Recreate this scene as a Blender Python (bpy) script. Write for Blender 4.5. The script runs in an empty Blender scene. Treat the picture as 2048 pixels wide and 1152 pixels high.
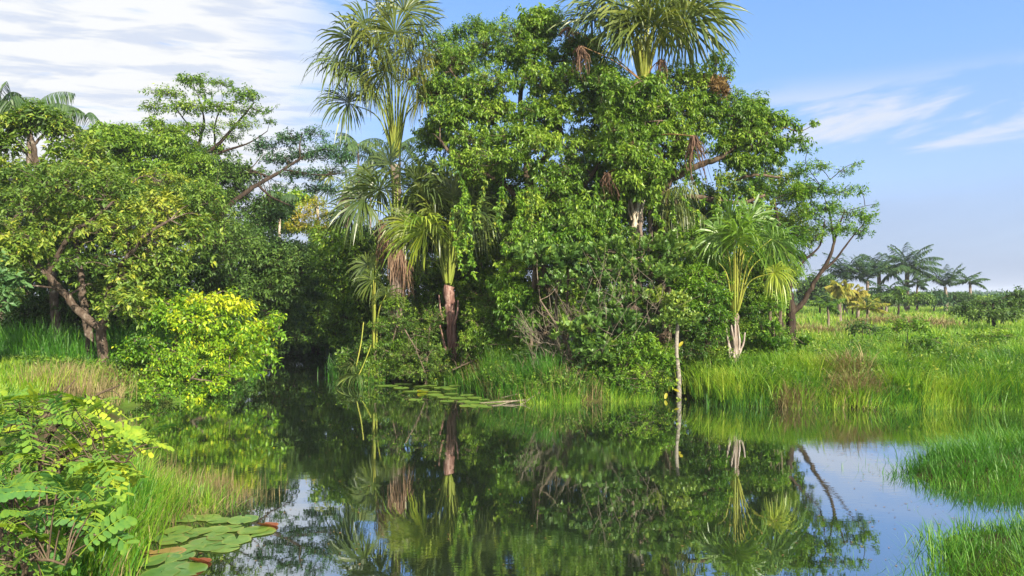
import bpy, math, random
import numpy as np
from mathutils import Vector

SC = bpy.context.scene
COL = SC.collection
F, HZ, CAMZ = 1536.0, 588.0, 2.7          # pinhole of the 2048 px photograph, used only to size and place things
R0 = np.random.default_rng(7)


def P(px, py, D):
    return np.array([(px - 1024) / F * D, D, CAMZ + (HZ - py) / F * D])


def nrm(v):
    return v / np.maximum(np.linalg.norm(v, axis=-1, keepdims=True), 1e-9)


# ------------------------------------------------------------------ terrain
def W(px, py):
    D = CAMZ * F / (py - HZ)
    return ((px - 1024) / F * D, D)


WATER = [(44, 17.2), W(2300, 822), W(2048, 818), W(1900, 814), W(1800, 817), W(1650, 812), W(1500, 812), W(1430, 806), W(1385, 796), W(1355, 786), W(1325, 790),
         W(1290, 800), W(1200, 803), W(1080, 806), W(1000, 800), W(940, 778), W(880, 764), W(800, 758), W(720, 768),
         W(685, 758), W(678, 730), W(690, 704), W(660, 690), W(600, 690), W(540, 698), W(500, 725), W(470, 770),
         W(400, 800), W(250, 815), W(225, 850), W(240, 925), W(290, 985), W(300, 1050), W(280, 1110), W(250, 1160),
         (-3.4, 6.2), (-1.2, 5.6), (2.0, 5.5), (3.9, 6.0), (4.1, 7.0), (4.35, 7.8), (4.8, 8.5), (5.8, 8.8), (7.2, 9.1), (9.0, 9.4), (9.0, 10.1), (7.4, 10.3),
         (6.3, 10.8), (5.9, 11.4), (6.5, 12.2), (7.6, 13.0), (9.8, 13.8), (14, 14.3), (44, 14.4)]


def ragged(pts, step=.7, amp=.16):
    rng = np.random.default_rng(4)
    out = []
    for i in range(len(pts)):
        a, b = np.array(pts[i]), np.array(pts[(i + 1) % len(pts)])
        L = np.linalg.norm(b - a)
        n = max(1, int(L / step))
        t = np.array([b[1] - a[1], a[0] - b[0]]) / L
        for k in range(n):
            out.append(a + (b - a) * k / n + (t * rng.normal(0, amp) if k else 0))
    return np.array(out)


WP = ragged([p for p in WATER])


def inside(x, y):
    ins = np.zeros(x.shape, bool)
    n = len(WP)
    for i in range(n):
        x1, y1 = WP[i]
        x2, y2 = WP[(i + 1) % n]
        c = ((y1 > y) != (y2 > y)) & (x < (x2 - x1) * (y - y1) / (y2 - y1 + 1e-12) + x1)
        ins ^= c
    return ins


def shore(x, y):
    """distance to the waterline, negative in the water"""
    x = np.asarray(x, float)
    y = np.asarray(y, float)
    d = np.full(x.shape, 1e9)
    n = len(WP)
    for i in range(n):
        a = WP[i]
        b = WP[(i + 1) % n]
        ab = b - a
        t = np.clip(((x - a[0]) * ab[0] + (y - a[1]) * ab[1]) / (ab @ ab), 0, 1)
        d = np.minimum(d, np.hypot(x - a[0] - t * ab[0], y - a[1] - t * ab[1]))
    return np.where(inside(x, y), -d, d)


def wob(x, y):
    return (np.sin(x * 0.9 + 1.3 * np.sin(y * 0.31)) * np.cos(y * 0.7 + 0.8 * np.sin(x * 0.43))
            + 0.6 * np.sin(x * 0.23 + y * 0.17) + 0.35 * np.sin(2.3 * x - 1.7 * y))


def ground_h(x, y):
    x = np.asarray(x, float)
    y = np.asarray(y, float)
    d = shore(x, y)
    out = np.maximum(d, 0)
    top = 0.62 + 0.07 * wob(x, y) * np.clip(60 / (y + 1), 0.2, 1)
    top = top + 0.35 * np.clip((7 - y) / 4, 0, 1)
    top = np.where((x > 3) & (y < 14), 0.32 + 0.04 * wob(x, y), top)
    h = top * (1 - np.exp(-out / 0.7)) + 0.012 * np.minimum(out, 12)
    return np.where(d < 0, np.maximum(-0.9, d * 0.55), h)


def gz(x, y):
    return float(ground_h(np.array([x]), np.array([y]))[0])


def foot(px, D, sink=0.1):
    x = (px - 1024) / F * D
    return np.array([x, D, max(gz(x, D), -0.3) - sink])


# ------------------------------------------------------------------ mesh builder
class MB:
    def __init__(s):
        s.v, s.q, s.t, s.a, s.n = [], [], [], [], 0

    def add(s, v, q=None, t=None, val=0.5):
        v = np.asarray(v, np.float32).reshape(-1, 3)
        if q is not None and len(q):
            s.q.append(np.asarray(q, np.int64).reshape(-1, 4) + s.n)
        if t is not None and len(t):
            s.t.append(np.asarray(t, np.int64).reshape(-1, 3) + s.n)
        s.v.append(v)
        s.a.append(np.broadcast_to(np.asarray(val, np.float32), (len(v),)))
        s.n += len(v)

    def build(s, name, mat, parent=None, smooth=True, origin=None):
        me = bpy.data.meshes.new(name)
        v = np.concatenate(s.v)
        if origin is not None:
            v = v - np.asarray(origin, np.float32)
        q = np.concatenate(s.q) if s.q else np.zeros((0, 4), np.int64)
        t = np.concatenate(s.t) if s.t else np.zeros((0, 3), np.int64)
        me.vertices.add(len(v))
        me.vertices.foreach_set('co', v.ravel())
        nl = q.size + t.size
        me.loops.add(nl)
        me.loops.foreach_set('vertex_index', np.concatenate([q.ravel(), t.ravel()]).astype(np.int32))
        npoly = len(q) + len(t)
        me.polygons.add(npoly)
        starts = np.concatenate([np.arange(len(q)) * 4, q.size + np.arange(len(t)) * 3]).astype(np.int32)
        me.polygons.foreach_set('loop_start', starts)
        me.polygons.foreach_set('use_smooth', np.full(npoly, smooth))
        at = me.attributes.new('v', 'FLOAT', 'POINT')
        at.data.foreach_set('value', np.concatenate(s.a).astype(np.float32))
        me.update(calc_edges=True)
        if mat:
            me.materials.append(mat)
        o = bpy.data.objects.new(name, me)
        COL.objects.link(o)
        if parent is not None:
            o.parent = parent
        elif origin is not None:
            o.location = origin
        return o


def thing(name, label, cat, loc, group=None):
    o = bpy.data.objects.new(name, None)
    COL.objects.link(o)
    o.location = [float(c) for c in loc]
    o.empty_display_size = 0.2
    o['label'] = label
    o['category'] = cat
    if group:
        o['group'] = group
    return o


def tag(o, label=None, cat=None, group=None, kind=None):
    for k, x in (('label', label), ('category', cat), ('group', group), ('kind', kind)):
        if x:
            o[k] = x
    return o


# ------------------------------------------------------------------ shape primitives
def tube(mb, pts, rad, sides=6, val=0.5, cap=True, rough=0.0, rng=R0):
    pts = np.asarray(pts, float)
    K = len(pts)
    rad = np.broadcast_to(np.asarray(rad, float), (K,))
    tan = nrm(np.gradient(pts, axis=0))
    ref = np.array([0.31, 0.17, 0.93]) if abs(tan[0][2]) < 0.8 else np.array([0.93, 0.31, 0.17])
    u = nrm(np.cross(tan, ref))
    w = np.cross(tan, u)
    ph = np.arange(sides) / sides * 2 * np.pi
    rr = rad[:, None] * (1 + rough * rng.standard_normal((K, sides)))
    ring = pts[:, None, :] + rr[..., None] * (u[:, None, :] * np.cos(ph)[None, :, None] + w[:, None, :] * np.sin(ph)[None, :, None])
    i = np.arange(K - 1)[:, None] * sides
    j = np.arange(sides)[None, :]
    j2 = (j + 1) % sides
    q = np.stack([i + j, i + j2, i + sides + j2, i + sides + j], -1).reshape(-1, 4)
    t = None
    V = ring.reshape(-1, 3)
    if cap:
        V = np.vstack([V, pts[-1:]])
        b = (K - 1) * sides
        t = np.array([[b + k, b + (k + 1) % sides, K * sides] for k in range(sides)])
    mb.add(V, q, t, val)


def smooth_path(pts, n=10):
    """Catmull-Rom through points; works on any number of columns"""
    pts = np.asarray(pts, float)
    if len(pts) < 3:
        t = np.linspace(0, 1, n)[:, None]
        return pts[0] * (1 - t) + pts[-1] * t
    p = np.vstack([2 * pts[0] - pts[1], pts, 2 * pts[-1] - pts[-2]])
    out = []
    for k in range(1, len(p) - 2):
        t = np.linspace(0, 1, n, endpoint=(k == len(p) - 3))[:, None]
        a, b, c, d = p[k - 1], p[k], p[k + 1], p[k + 2]
        out.append(0.5 * (2 * b + (c - a) * t + (2 * a - 5 * b + 4 * c - d) * t ** 2 + (3 * b - a - 3 * c + d) * t ** 3))
    return np.vstack(out)


def sticks(mb, a, b, r0, r1, val=0.5, sag=0.0, rng=R0):
    """many thin three sided twigs at once, each bent once"""
    a = np.asarray(a, float)
    b = np.asarray(b, float)
    N = len(a)
    if N == 0:
        return
    m = (a + b) / 2 + rng.standard_normal((N, 3)) * np.linalg.norm(b - a, axis=1, keepdims=True) * 0.08
    m[:, 2] += sag * np.linalg.norm(b - a, axis=1)
    ax = nrm(b - a)
    u = nrm(np.cross(ax, [0.3, 0.2, 0.93]))
    w = np.cross(ax, u)
    V = np.zeros((N, 9, 3))
    for k in range(3):
        o = u * math.cos(k * 2.0944) + w * math.sin(k * 2.0944)
        V[:, k] = a + o * r0
        V[:, 3 + k] = m + o * (r0 + r1) / 2
        V[:, 6 + k] = b + o * r1
    q = []
    for s in (0, 3):
        for k in range(3):
            q.append([s + k, s + (k + 1) % 3, s + 3 + (k + 1) % 3, s + 3 + k])
    Q = (np.arange(N)[:, None, None] * 9 + np.array(q)[None]).reshape(-1, 4)
    mb.add(V.reshape(-1, 3), Q, None, np.repeat(np.broadcast_to(val, (N,)), 9))


def leaves(mb, pos, d, n, L, Wd, val, fold=0.12, bend=0.15, mid=0.45):
    """N folded leaves: base, two sides, midrib, tip"""
    N = len(pos)
    if N == 0:
        return
    old = R0.random(N)
    val = np.where(old < .025, .95, np.where(old > .97, .05, val))
    s = nrm(np.cross(d, n))
    n = nrm(np.cross(s, d))
    L = np.broadcast_to(L, (N,))[:, None]
    Wd = np.broadcast_to(Wd, (N,))[:, None]
    V = np.zeros((N, 5, 3))
    V[:, 0] = pos
    V[:, 1] = pos + d * L * mid + s * Wd * 0.5 + n * Wd * fold
    V[:, 2] = pos + d * L - n * L * bend
    V[:, 3] = pos + d * L * mid - s * Wd * 0.5 + n * Wd * fold
    V[:, 4] = pos + d * L * (mid + 0.08) - n * L * bend * 0.1
    q = np.array([[0, 4, 2, 1], [0, 3, 2, 4]])
    Q = (np.arange(N)[:, None, None] * 5 + q[None]).reshape(-1, 4)
    mb.add(V.reshape(-1, 3), Q, None, np.repeat(np.broadcast_to(val, (N,)), 5))


def oval_leaves(mb, pos, d, n, L, Wd, val, fold=0.08, bend=0.15, tipw=0.6):
    """bigger leaves seen close: rounded outline in seven steps"""
    N = len(pos)
    if N == 0:
        return
    s = nrm(np.cross(d, n))
    n = nrm(np.cross(s, d))
    L = np.broadcast_to(L, (N,))[:, None]
    Wd = np.broadcast_to(Wd, (N,))[:, None]
    ts = np.array([0.0, 0.12, 0.35, 0.62, 0.85, 0.96, 1.0])
    ws = np.array([0.06, 0.6, 0.95, 1.0, 0.75 * tipw + 0.25, 0.42 * tipw + 0.1, 0.05])
    V = np.zeros((N, 21, 3))
    for k, (t, w) in enumerate(zip(ts, ws)):
        c = pos + d * L * t - n * L * bend * t * t
        V[:, 3 * k] = c + s * Wd * 0.5 * w + n * Wd * fold * w
        V[:, 3 * k + 1] = c
        V[:, 3 * k + 2] = c - s * Wd * 0.5 * w + n * Wd * fold * w
    q = []
    for k in range(6):
        b = 3 * k
        q += [[b, b + 1, b + 4, b + 3], [b + 1, b + 2, b + 5, b + 4]]
    Q = (np.arange(N)[:, None, None] * 21 + np.array(q)[None]).reshape(-1, 4)
    mb.add(V.reshape(-1, 3), Q, None, np.repeat(np.broadcast_to(val, (N,)), 21))


def blades(mb, pos, h, az, lean, width, val, curl=1.0):
    """grass: three bent sections and a tip"""
    N = len(pos)
    if N == 0:
        return
    rng = R0
    ts = np.array([0, 0.4, 0.75, 1.0])
    hd = np.stack([np.cos(az), np.sin(az), np.zeros(N)], 1)
    tw = az + np.pi / 2 + rng.normal(0, 0.5, N)
    sd = np.stack([np.cos(tw), np.sin(tw), np.zeros(N)], 1)
    h = np.broadcast_to(h, (N,))[:, None]
    lean = np.broadcast_to(lean, (N,))[:, None]
    width = np.broadcast_to(width, (N,))[:, None]
    V = np.zeros((N, 7, 3))
    for k, t in enumerate(ts):
        c = pos + np.array([0, 0, 1.0]) * h * (t - 0.35 * curl * lean * t ** 2.5) + hd * h * lean * (0.25 * t + 0.75 * t ** 2)
        if k < 3:
            w = (0.75, 1.0, 0.62)[k]
            V[:, 2 * k] = c + sd * width * 0.5 * w
            V[:, 2 * k + 1] = c - sd * width * 0.5 * w
        else:
            V[:, 6] = c
    q = np.array([[0, 1, 3, 2], [2, 3, 5, 4]])
    t3 = np.array([[4, 5, 6]])
    o = np.arange(N)[:, None, None] * 7
    mb.add(V.reshape(-1, 3), (o + q[None]).reshape(-1, 4), (o + t3[None]).reshape(-1, 3),
           np.repeat(np.broadcast_to(val, (N,)), 7))


# ------------------------------------------------------------------ materials
def newmat(name):
    m = bpy.data.materials.new(name)
    m.use_nodes = True
    nt = m.node_tree
    nt.nodes.clear()
    return m, nt, nt.nodes, nt.links


def ramp(nodes, cols):
    r = nodes.new('ShaderNodeValToRGB')
    cr = r.color_ramp
    n = len(cols)
    for i, c in enumerate(cols):
        e = cr.elements[i] if i < 2 else cr.elements.new(i / (n - 1))
    for i, c in enumerate(cols):
        cr.elements[i].position = i / (n - 1)
        cr.elements[i].color = (c[0], c[1], c[2], 1)
    return r


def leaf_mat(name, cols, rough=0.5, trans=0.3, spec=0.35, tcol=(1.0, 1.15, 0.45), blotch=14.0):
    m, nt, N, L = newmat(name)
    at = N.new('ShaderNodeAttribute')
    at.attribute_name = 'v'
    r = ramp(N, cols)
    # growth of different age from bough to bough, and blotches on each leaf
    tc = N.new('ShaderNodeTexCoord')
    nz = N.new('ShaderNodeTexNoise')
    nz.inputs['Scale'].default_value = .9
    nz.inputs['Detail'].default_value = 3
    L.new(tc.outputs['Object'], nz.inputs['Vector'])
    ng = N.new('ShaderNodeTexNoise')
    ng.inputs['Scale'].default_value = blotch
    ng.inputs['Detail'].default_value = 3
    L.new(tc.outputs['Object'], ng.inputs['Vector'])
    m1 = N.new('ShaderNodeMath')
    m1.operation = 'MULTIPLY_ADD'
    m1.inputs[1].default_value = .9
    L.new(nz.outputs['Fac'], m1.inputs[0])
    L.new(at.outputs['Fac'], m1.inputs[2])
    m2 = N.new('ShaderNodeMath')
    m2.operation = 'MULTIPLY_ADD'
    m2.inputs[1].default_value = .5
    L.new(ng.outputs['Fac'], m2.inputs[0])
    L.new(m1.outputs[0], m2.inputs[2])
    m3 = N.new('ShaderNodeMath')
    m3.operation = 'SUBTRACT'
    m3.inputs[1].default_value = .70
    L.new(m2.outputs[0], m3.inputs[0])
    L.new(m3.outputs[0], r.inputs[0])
    b = N.new('ShaderNodeBsdfPrincipled')
    b.inputs['Roughness'].default_value = rough
    b.inputs['Specular IOR Level'].default_value = spec
    L.new(r.outputs[0], b.inputs['Base Color'])
    t = N.new('ShaderNodeBsdfTranslucent')
    mul = N.new('ShaderNodeMix')
    mul.data_type = 'RGBA'
    mul.blend_type = 'MULTIPLY'
    mul.inputs[0].default_value = 1
    mul.inputs[7].default_value = (tcol[0] * 1.5, tcol[1] * 1.5, tcol[2] * 1.5, 1)
    L.new(r.outputs[0], mul.inputs[6])
    L.new(mul.outputs[2], t.inputs['Color'])
    mx = N.new('ShaderNodeMixShader')
    mx.inputs[0].default_value = trans
    L.new(b.outputs[0], mx.inputs[1])
    L.new(t.outputs[0], mx.inputs[2])
    o = N.new('ShaderNodeOutputMaterial')
    L.new(mx.outputs[0], o.inputs[0])
    return m


def bark_mat(name, cols, scale=6.0, stretch=0.25, rough=0.85, bump=0.4):
    m, nt, N, L = newmat(name)
    tc = N.new('ShaderNodeTexCoord')
    mp = N.new('ShaderNodeMapping')
    mp.inputs['Scale'].default_value = (1, 1, stretch)
    L.new(tc.outputs['Object'], mp.inputs[0])
    n1 = N.new('ShaderNodeTexNoise')
    n1.inputs['Scale'].default_value = scale
    n1.inputs['Detail'].default_value = 6
    n1.inputs['Roughness'].default_value = 0.7
    L.new(mp.outputs[0], n1.inputs['Vector'])
    cr = ramp(N, cols)
    mr = N.new('ShaderNodeMapRange')
    mr.inputs[1].default_value = 0.3
    mr.inputs[2].default_value = 0.7
    L.new(n1.outputs['Fac'], mr.inputs[0])
    L.new(mr.outputs[0], cr.inputs[0])
    b = N.new('ShaderNodeBsdfPrincipled')
    b.inputs['Roughness'].default_value = rough
    b.inputs['Specular IOR Level'].default_value = 0.2
    L.new(cr.outputs[0], b.inputs['Base Color'])
    bp = N.new('ShaderNodeBump')
    bp.inputs['Strength'].default_value = bump
    bp.inputs['Distance'].default_value = 0.03
    L.new(n1.outputs['Fac'], bp.inputs['Height'])
    L.new(bp.outputs[0], b.inputs['Normal'])
    o = N.new('ShaderNodeOutputMaterial')
    L.new(b.outputs[0], o.inputs[0])
    return m


M = {}
M['mid'] = leaf_mat('mid_green_leaf', [(.026, .066, .009), (.068, .142, .013), (.125, .212, .018), (.21, .285, .028)], rough=.42, trans=.3)
M['lit'] = leaf_mat('fresh_green_leaf', [(.03, .085, .010), (.078, .17, .013), (.135, .24, .018), (.23, .31, .025)], rough=.42, trans=.34)
M['olive'] = leaf_mat('olive_leaf', [(.03, .07, .010), (.075, .14, .016), (.13, .20, .026), (.27, .29, .03)], rough=.5, trans=.3)
M['yellow'] = leaf_mat('yellow_green_leaf', [(.035, .10, .008), (.10, .215, .012), (.21, .325, .014), (.42, .43, .018)], rough=.45, trans=.36)
M['gold'] = leaf_mat('golden_leaf', [(.10, .16, .01), (.22, .24, .015), (.36, .30, .02), (.42, .26, .03)], rough=.5, trans=.36)
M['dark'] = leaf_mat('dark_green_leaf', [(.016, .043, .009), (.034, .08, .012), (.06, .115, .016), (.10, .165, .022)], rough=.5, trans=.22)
M['bluegreen'] = leaf_mat('blue_green_leaf', [(.015, .05, .022), (.03, .085, .03), (.05, .12, .04), (.08, .16, .045)], rough=.5, trans=.25)
M['clusia'] = leaf_mat('thick_glossy_leaf', [(.028, .07, .014), (.06, .125, .02), (.10, .175, .026), (.19, .25, .035)], rough=.45, trans=.18, spec=.4)
M['senna'] = leaf_mat('broad_compound_leaf', [(.03, .10, .035), (.07, .17, .035), (.15, .25, .025), (.29, .34, .025)], rough=.6, trans=.32, spec=.2, blotch=40)
M['palm'] = leaf_mat('palm_leaf', [(.025, .048, .012), (.052, .083, .016), (.10, .125, .02), (.2, .19, .035)], rough=.4, trans=.2, spec=.4)
M['palmlit'] = leaf_mat('young_and_sunlit_palm_leaf', [(.032, .085, .012), (.068, .145, .016), (.12, .205, .02), (.22, .27, .025)], rough=.4, trans=.3, spec=.4)
M['deadpalm'] = leaf_mat('dead_palm_leaf', [(.035, .018, .011), (.08, .042, .025), (.14, .085, .05), (.22, .155, .10)], rough=.8, trans=.12, tcol=(1, .8, .5))
M['deadleaf'] = leaf_mat('withered_leaf', [(.06, .035, .014), (.11, .068, .022), (.165, .105, .035), (.2, .14, .05)], rough=.8, trans=.2, tcol=(1, .8, .5))
M['farpalm'] = leaf_mat('far_palm_leaf', [(.016, .042, .015), (.03, .066, .019), (.05, .095, .024), (.08, .125, .03)], rough=.5, trans=.2)
M['farpalmyellow'] = leaf_mat('yellowing_palm_leaf', [(.08, .14, .015), (.18, .2, .02), (.28, .24, .03), (.3, .22, .05)], rough=.5, trans=.3)
M['grass'] = leaf_mat('meadow_grass_blade', [(.03, .095, .010), (.078, .185, .012), (.15, .27, .016), (.28, .34, .04)], rough=.5, trans=.38)
M['grassdeep'] = leaf_mat('deep_green_grass_blade', [(.018, .075, .008), (.03, .11, .008), (.05, .16, .01), (.12, .22, .015)], rough=.5, trans=.34)
M['straw'] = leaf_mat('dry_grass_blade', [(.075, .058, .025), (.155, .122, .05), (.23, .19, .085), (.31, .265, .13)], rough=.7, trans=.25, tcol=(1, .9, .6))
M['pad'] = leaf_mat('lily_pad', [(.05, .12, .02), (.10, .18, .03), (.15, .22, .035), (.14, .10, .03)], rough=.35, trans=.1, spec=.5)
M['padred'] = leaf_mat('rust_red_lily_pad', [(.11, .025, .014), (.17, .045, .018), (.22, .07, .025), (.24, .11, .035)], rough=.5, trans=.2, tcol=(1, .7, .4))
M['bark'] = bark_mat('mottled_bark', [(.022, .015, .010), (.05, .035, .025), (.09, .068, .052), (.25, .225, .19)], scale=9, stretch=.6)
M['darkbark'] = bark_mat('dark_bark', [(.010, .007, .005), (.02, .014, .010), (.038, .026, .018), (.07, .05, .035)], scale=8)
M['palebark'] = bark_mat('pale_bark', [(.14, .09, .05), (.3, .24, .17), (.42, .37, .3), (.5, .46, .4)], scale=10, stretch=.5)
M['twig'] = bark_mat('grey_brown_twig', [(.042, .031, .021), (.08, .061, .042), (.12, .095, .068), (.19, .155, .12)], scale=12)
M['branch'] = bark_mat('brown_branch', [(.03, .02, .012), (.06, .042, .028), (.10, .075, .05), (.18, .145, .11)], scale=9)
M['palmtrunk'] = bark_mat('palm_trunk', [(.05, .035, .025), (.10, .075, .055), (.17, .135, .11), (.28, .24, .21)], scale=7, stretch=.2)
M['fibre'] = bark_mat('fibrous_palm_base', [(.035, .015, .012), (.10, .05, .04), (.2, .12, .1), (.34, .27, .23)], scale=14, stretch=.12)
M['petiole'] = bark_mat('green_petiole', [(.05, .09, .012), (.09, .13, .016), (.14, .17, .025), (.2, .2, .03)], scale=3, rough=.5, bump=.05)
M['petioley'] = bark_mat('yellow_petiole', [(.08, .11, .018), (.14, .165, .022), (.2, .2, .03), (.22, .18, .04)], scale=3, rough=.5, bump=.05)
M['petioled'] = bark_mat('brown_petiole', [(.06, .03, .015), (.13, .07, .03), (.2, .12, .05), (.25, .17, .08)], scale=5, rough=.7, bump=.1)
# ------------------------------------------------------------------ broadleaf plants
# leaf sprays: k leaves each, length, width, opening angle, droop, spacing along the twig, upward bias of the twig
STY = {
    'hang':  dict(k=9, L=.175, W=.062, el=1.15, droop=.75, ax=.2, up=.35, dens=1.3),
    'pinn':  dict(k=11, L=.15, W=.07, el=1.2, droop=.45, ax=.5, up=.1, dens=.8),
    'palm':  dict(k=8, L=.2, W=.085, el=1.25, droop=.3, ax=.16, up=.6, dens=1.0),
    'rose':  dict(k=9, L=.20, W=.105, el=.75, droop=-.25, ax=.14, up=.9, dens=.9, obov=True),
    'fine':  dict(k=12, L=.10, W=.038, el=1.0, droop=.1, ax=.28, up=.4, dens=1.15),
    'small': dict(k=12, L=.13, W=.052, el=1.1, droop=.3, ax=.3, up=.3, dens=1.0),
    'layer': dict(k=11, L=.24, W=.10, el=1.3, droop=.3, ax=.4, up=.25, dens=.75),
    'far':   dict(k=8, L=.42, W=.17, el=1.2, droop=.35, ax=.6, up=.3, dens=.3),
}


def spray(mb, p, ax, st, rng, vbase, scale=1.0):
    S = len(p)
    k = st['k']
    if S == 0:
        return
    u = nrm(np.cross(ax, rng.standard_normal((S, 3))))
    w = np.cross(ax, u)
    ph = rng.uniform(0, 6.28, (S, 1)) + np.arange(k)[None] * 2.4 + rng.normal(0, .35, (S, k))
    el = st['el'] + rng.normal(0, .22, (S, k))
    d = ax[:, None] * np.cos(el)[..., None] + (u[:, None] * np.cos(ph)[..., None] + w[:, None] * np.sin(ph)[..., None]) * np.sin(el)[..., None]
    d[..., 2] -= st['droop'] * rng.uniform(.6, 1.4, (S, k))
    d = nrm(d).reshape(-1, 3)
    off = (np.arange(k)[None] / k - 0.75 + rng.normal(0, .06, (S, k))) * st['ax'] * scale
    pos = (p[:, None] + ax[:, None] * off[..., None]).reshape(-1, 3)
    up = np.array([0, 0, 1.0]) + rng.normal(0, .45, (S * k, 3))
    n = nrm(np.cross(np.cross(d, up), d))
    sz = rng.uniform(.65, 1.2, S * k) * np.repeat(rng.uniform(.8, 1.15, S), k) * scale
    val = np.clip(np.repeat(vbase, k) + rng.normal(0, .13, S * k), 0.01, .99)
    leaves(mb, pos, d, n, st['L'] * sz, st['W'] * sz, val, fold=.14, bend=.18 if st['droop'] > 0 else .08,
           mid=.62 if st.get('obov') else .45)


def clump_points(rng, c, r, n):
    d = nrm(rng.standard_normal((n, 3)))
    d[:, 2] = np.where((d[:, 2] < -0.35) & (rng.random(n) < .6), -d[:, 2], d[:, 2])
    rr = (.35 + .65 * rng.random(n) ** .6)
    lump = 1 + .22 * np.sin(d[:, 0] * 5 + c[0] * 3) * np.cos(d[:, 2] * 4 + c[1]) + rng.normal(0, .08, n)
    lump = lump * np.where(rng.random(n) < .07, rng.uniform(1.15, 1.5, n), 1)
    return c + d * (rr * lump)[:, None] * r, d


def crown(leaf, wood, clumps, limbs, sty, seed, dens=1.0, scale=1.0, vshift=0.0, depth=.9, br=1.0, toplit=.1, rzm=1.12, jit=0.0):
    rng = np.random.default_rng(seed)
    st = STY[sty]
    lp = np.vstack(limbs) if limbs else None
    for cl in clumps:
        px, py, D, rx, rz = cl[:5]
        dk = cl[5] if len(cl) > 5 else 1.0
        vs = cl[6] if len(cl) > 6 else 0.0
        px, py, D = px + rng.normal(0, jit * rx), py + rng.normal(0, jit * rz), D + rng.normal(0, jit)
        c = P(px, py, D)
        r = np.array([rx * 1.08 / F * D, 0, rz * rzm / F * D])
        r[1] = max(depth * (r[0] + r[2]) * .55, .3)
        area = 4 * (r[0] * r[2] + r[0] * r[1] + r[1] * r[2])
        n = max(4, int(area * 20 * st['dens'] * dens * dk / scale ** 2))
        p, d = clump_points(rng, c, r, n)
        ax = nrm(d * .8 + np.array([0, 0, st['up']]) + rng.normal(0, .35, (n, 3)))
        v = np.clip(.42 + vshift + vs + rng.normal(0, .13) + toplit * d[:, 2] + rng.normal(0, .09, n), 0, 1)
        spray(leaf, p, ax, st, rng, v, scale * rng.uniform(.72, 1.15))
        if wood is not None:
            m = max(3, n // 3)
            idx = rng.choice(n, min(n, m), replace=False)
            a = c + (p[idx] - c) * .15 + rng.normal(0, .12, (len(idx), 3)) * r
            sticks(wood, a, p[idx], .011 * scale * br, .004 * scale, val=rng.uniform(.2, .8, len(idx)), rng=rng)
            if lp is not None:
                dist = np.linalg.norm(lp[:, :3] - c, axis=1) + .35 * np.maximum(lp[:, 2] - c[2], 0)
                j = lp[np.argmin(dist)]
                a = j[:3]
                L = np.linalg.norm(c - a)
                mid = (a + c) / 2 + np.array([0, 0, .12 * L]) + rng.normal(0, .08 * L, 3)
                path = smooth_path([a, mid, c], 5)
                r0 = min(max(.018, .02 * L) * br, max(j[3] * .7, .012))
                tube(wood, path, np.linspace(r0, .009 * br, len(path)), 5, rng.random())


def fill(poly, n, D0, D1, r0, r1, seed, dk=.8, vs=0.0):
    """extra clumps spread evenly inside an outline so that a crown closes"""
    rng = np.random.default_rng(seed)
    pl = np.array(poly, float)
    lo, hi = pl.min(0), pl.max(0)
    out = []
    tries = 0
    while len(out) < n and tries < 6000:
        tries += 1
        x, y = rng.uniform(lo, hi)
        ins = False
        for i in range(len(pl)):
            a, c = pl[i], pl[(i + 1) % len(pl)]
            if (a[1] > y) != (c[1] > y) and x < (c[0] - a[0]) * (y - a[1]) / (c[1] - a[1] + 1e-9) + a[0]:
                ins = not ins
        if not ins:
            continue
        r = rng.uniform(r0, r1)
        if any(math.hypot(o[0] - x, (o[1] - y) * 1.3) < r * .75 for o in out):
            continue
        out.append((x, y, rng.uniform(D0, D1), r, r * rng.uniform(.5, .75), dk, vs + rng.normal(0, .05)))
    return out


def limb(wood, pts, sides=8, n=6, rough=.06, seed=0):
    """pts: (px,py,D,radius); the first may be ('g',px,D,radius) = standing on the ground"""
    rng = np.random.default_rng(seed)
    out = []
    for p in pts:
        if p[0] == 'g':
            b = foot(p[1], p[2])
            out.append([*b, p[3]])
        else:
            out.append([*P(*p[:3]), p[3]])
    path = smooth_path(out, n)
    path[:, :3] += rng.normal(0, 1, (len(path), 3)) * path[:, 3:4] * .12
    tube(wood, path[:, :3], path[:, 3], sides, rng.random(), rough=rough, rng=rng)
    return path


def plant(name, label, cat, limbs, clumps, sty, leafmat, woodmat, seed, group=None, extra=None, **kw):
    wood, leaf = MB(), MB()
    paths = [limb(wood, l, seed=seed + i) for i, l in enumerate(limbs)]
    crown(leaf, wood, clumps, paths, sty, seed, **kw)
    base = paths[0][0][:3]
    t = thing(name, label, cat, base, group)
    wood.build('stem' if cat in ('shrub', 'bush') else 'trunk', M[woodmat], t, origin=base)
    leaf.build('foliage' if cat in ('shrub', 'bush') else 'crown', M[leafmat], t, smooth=False, origin=base)
    if extra:
        extra(t, base)
    return t


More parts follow.
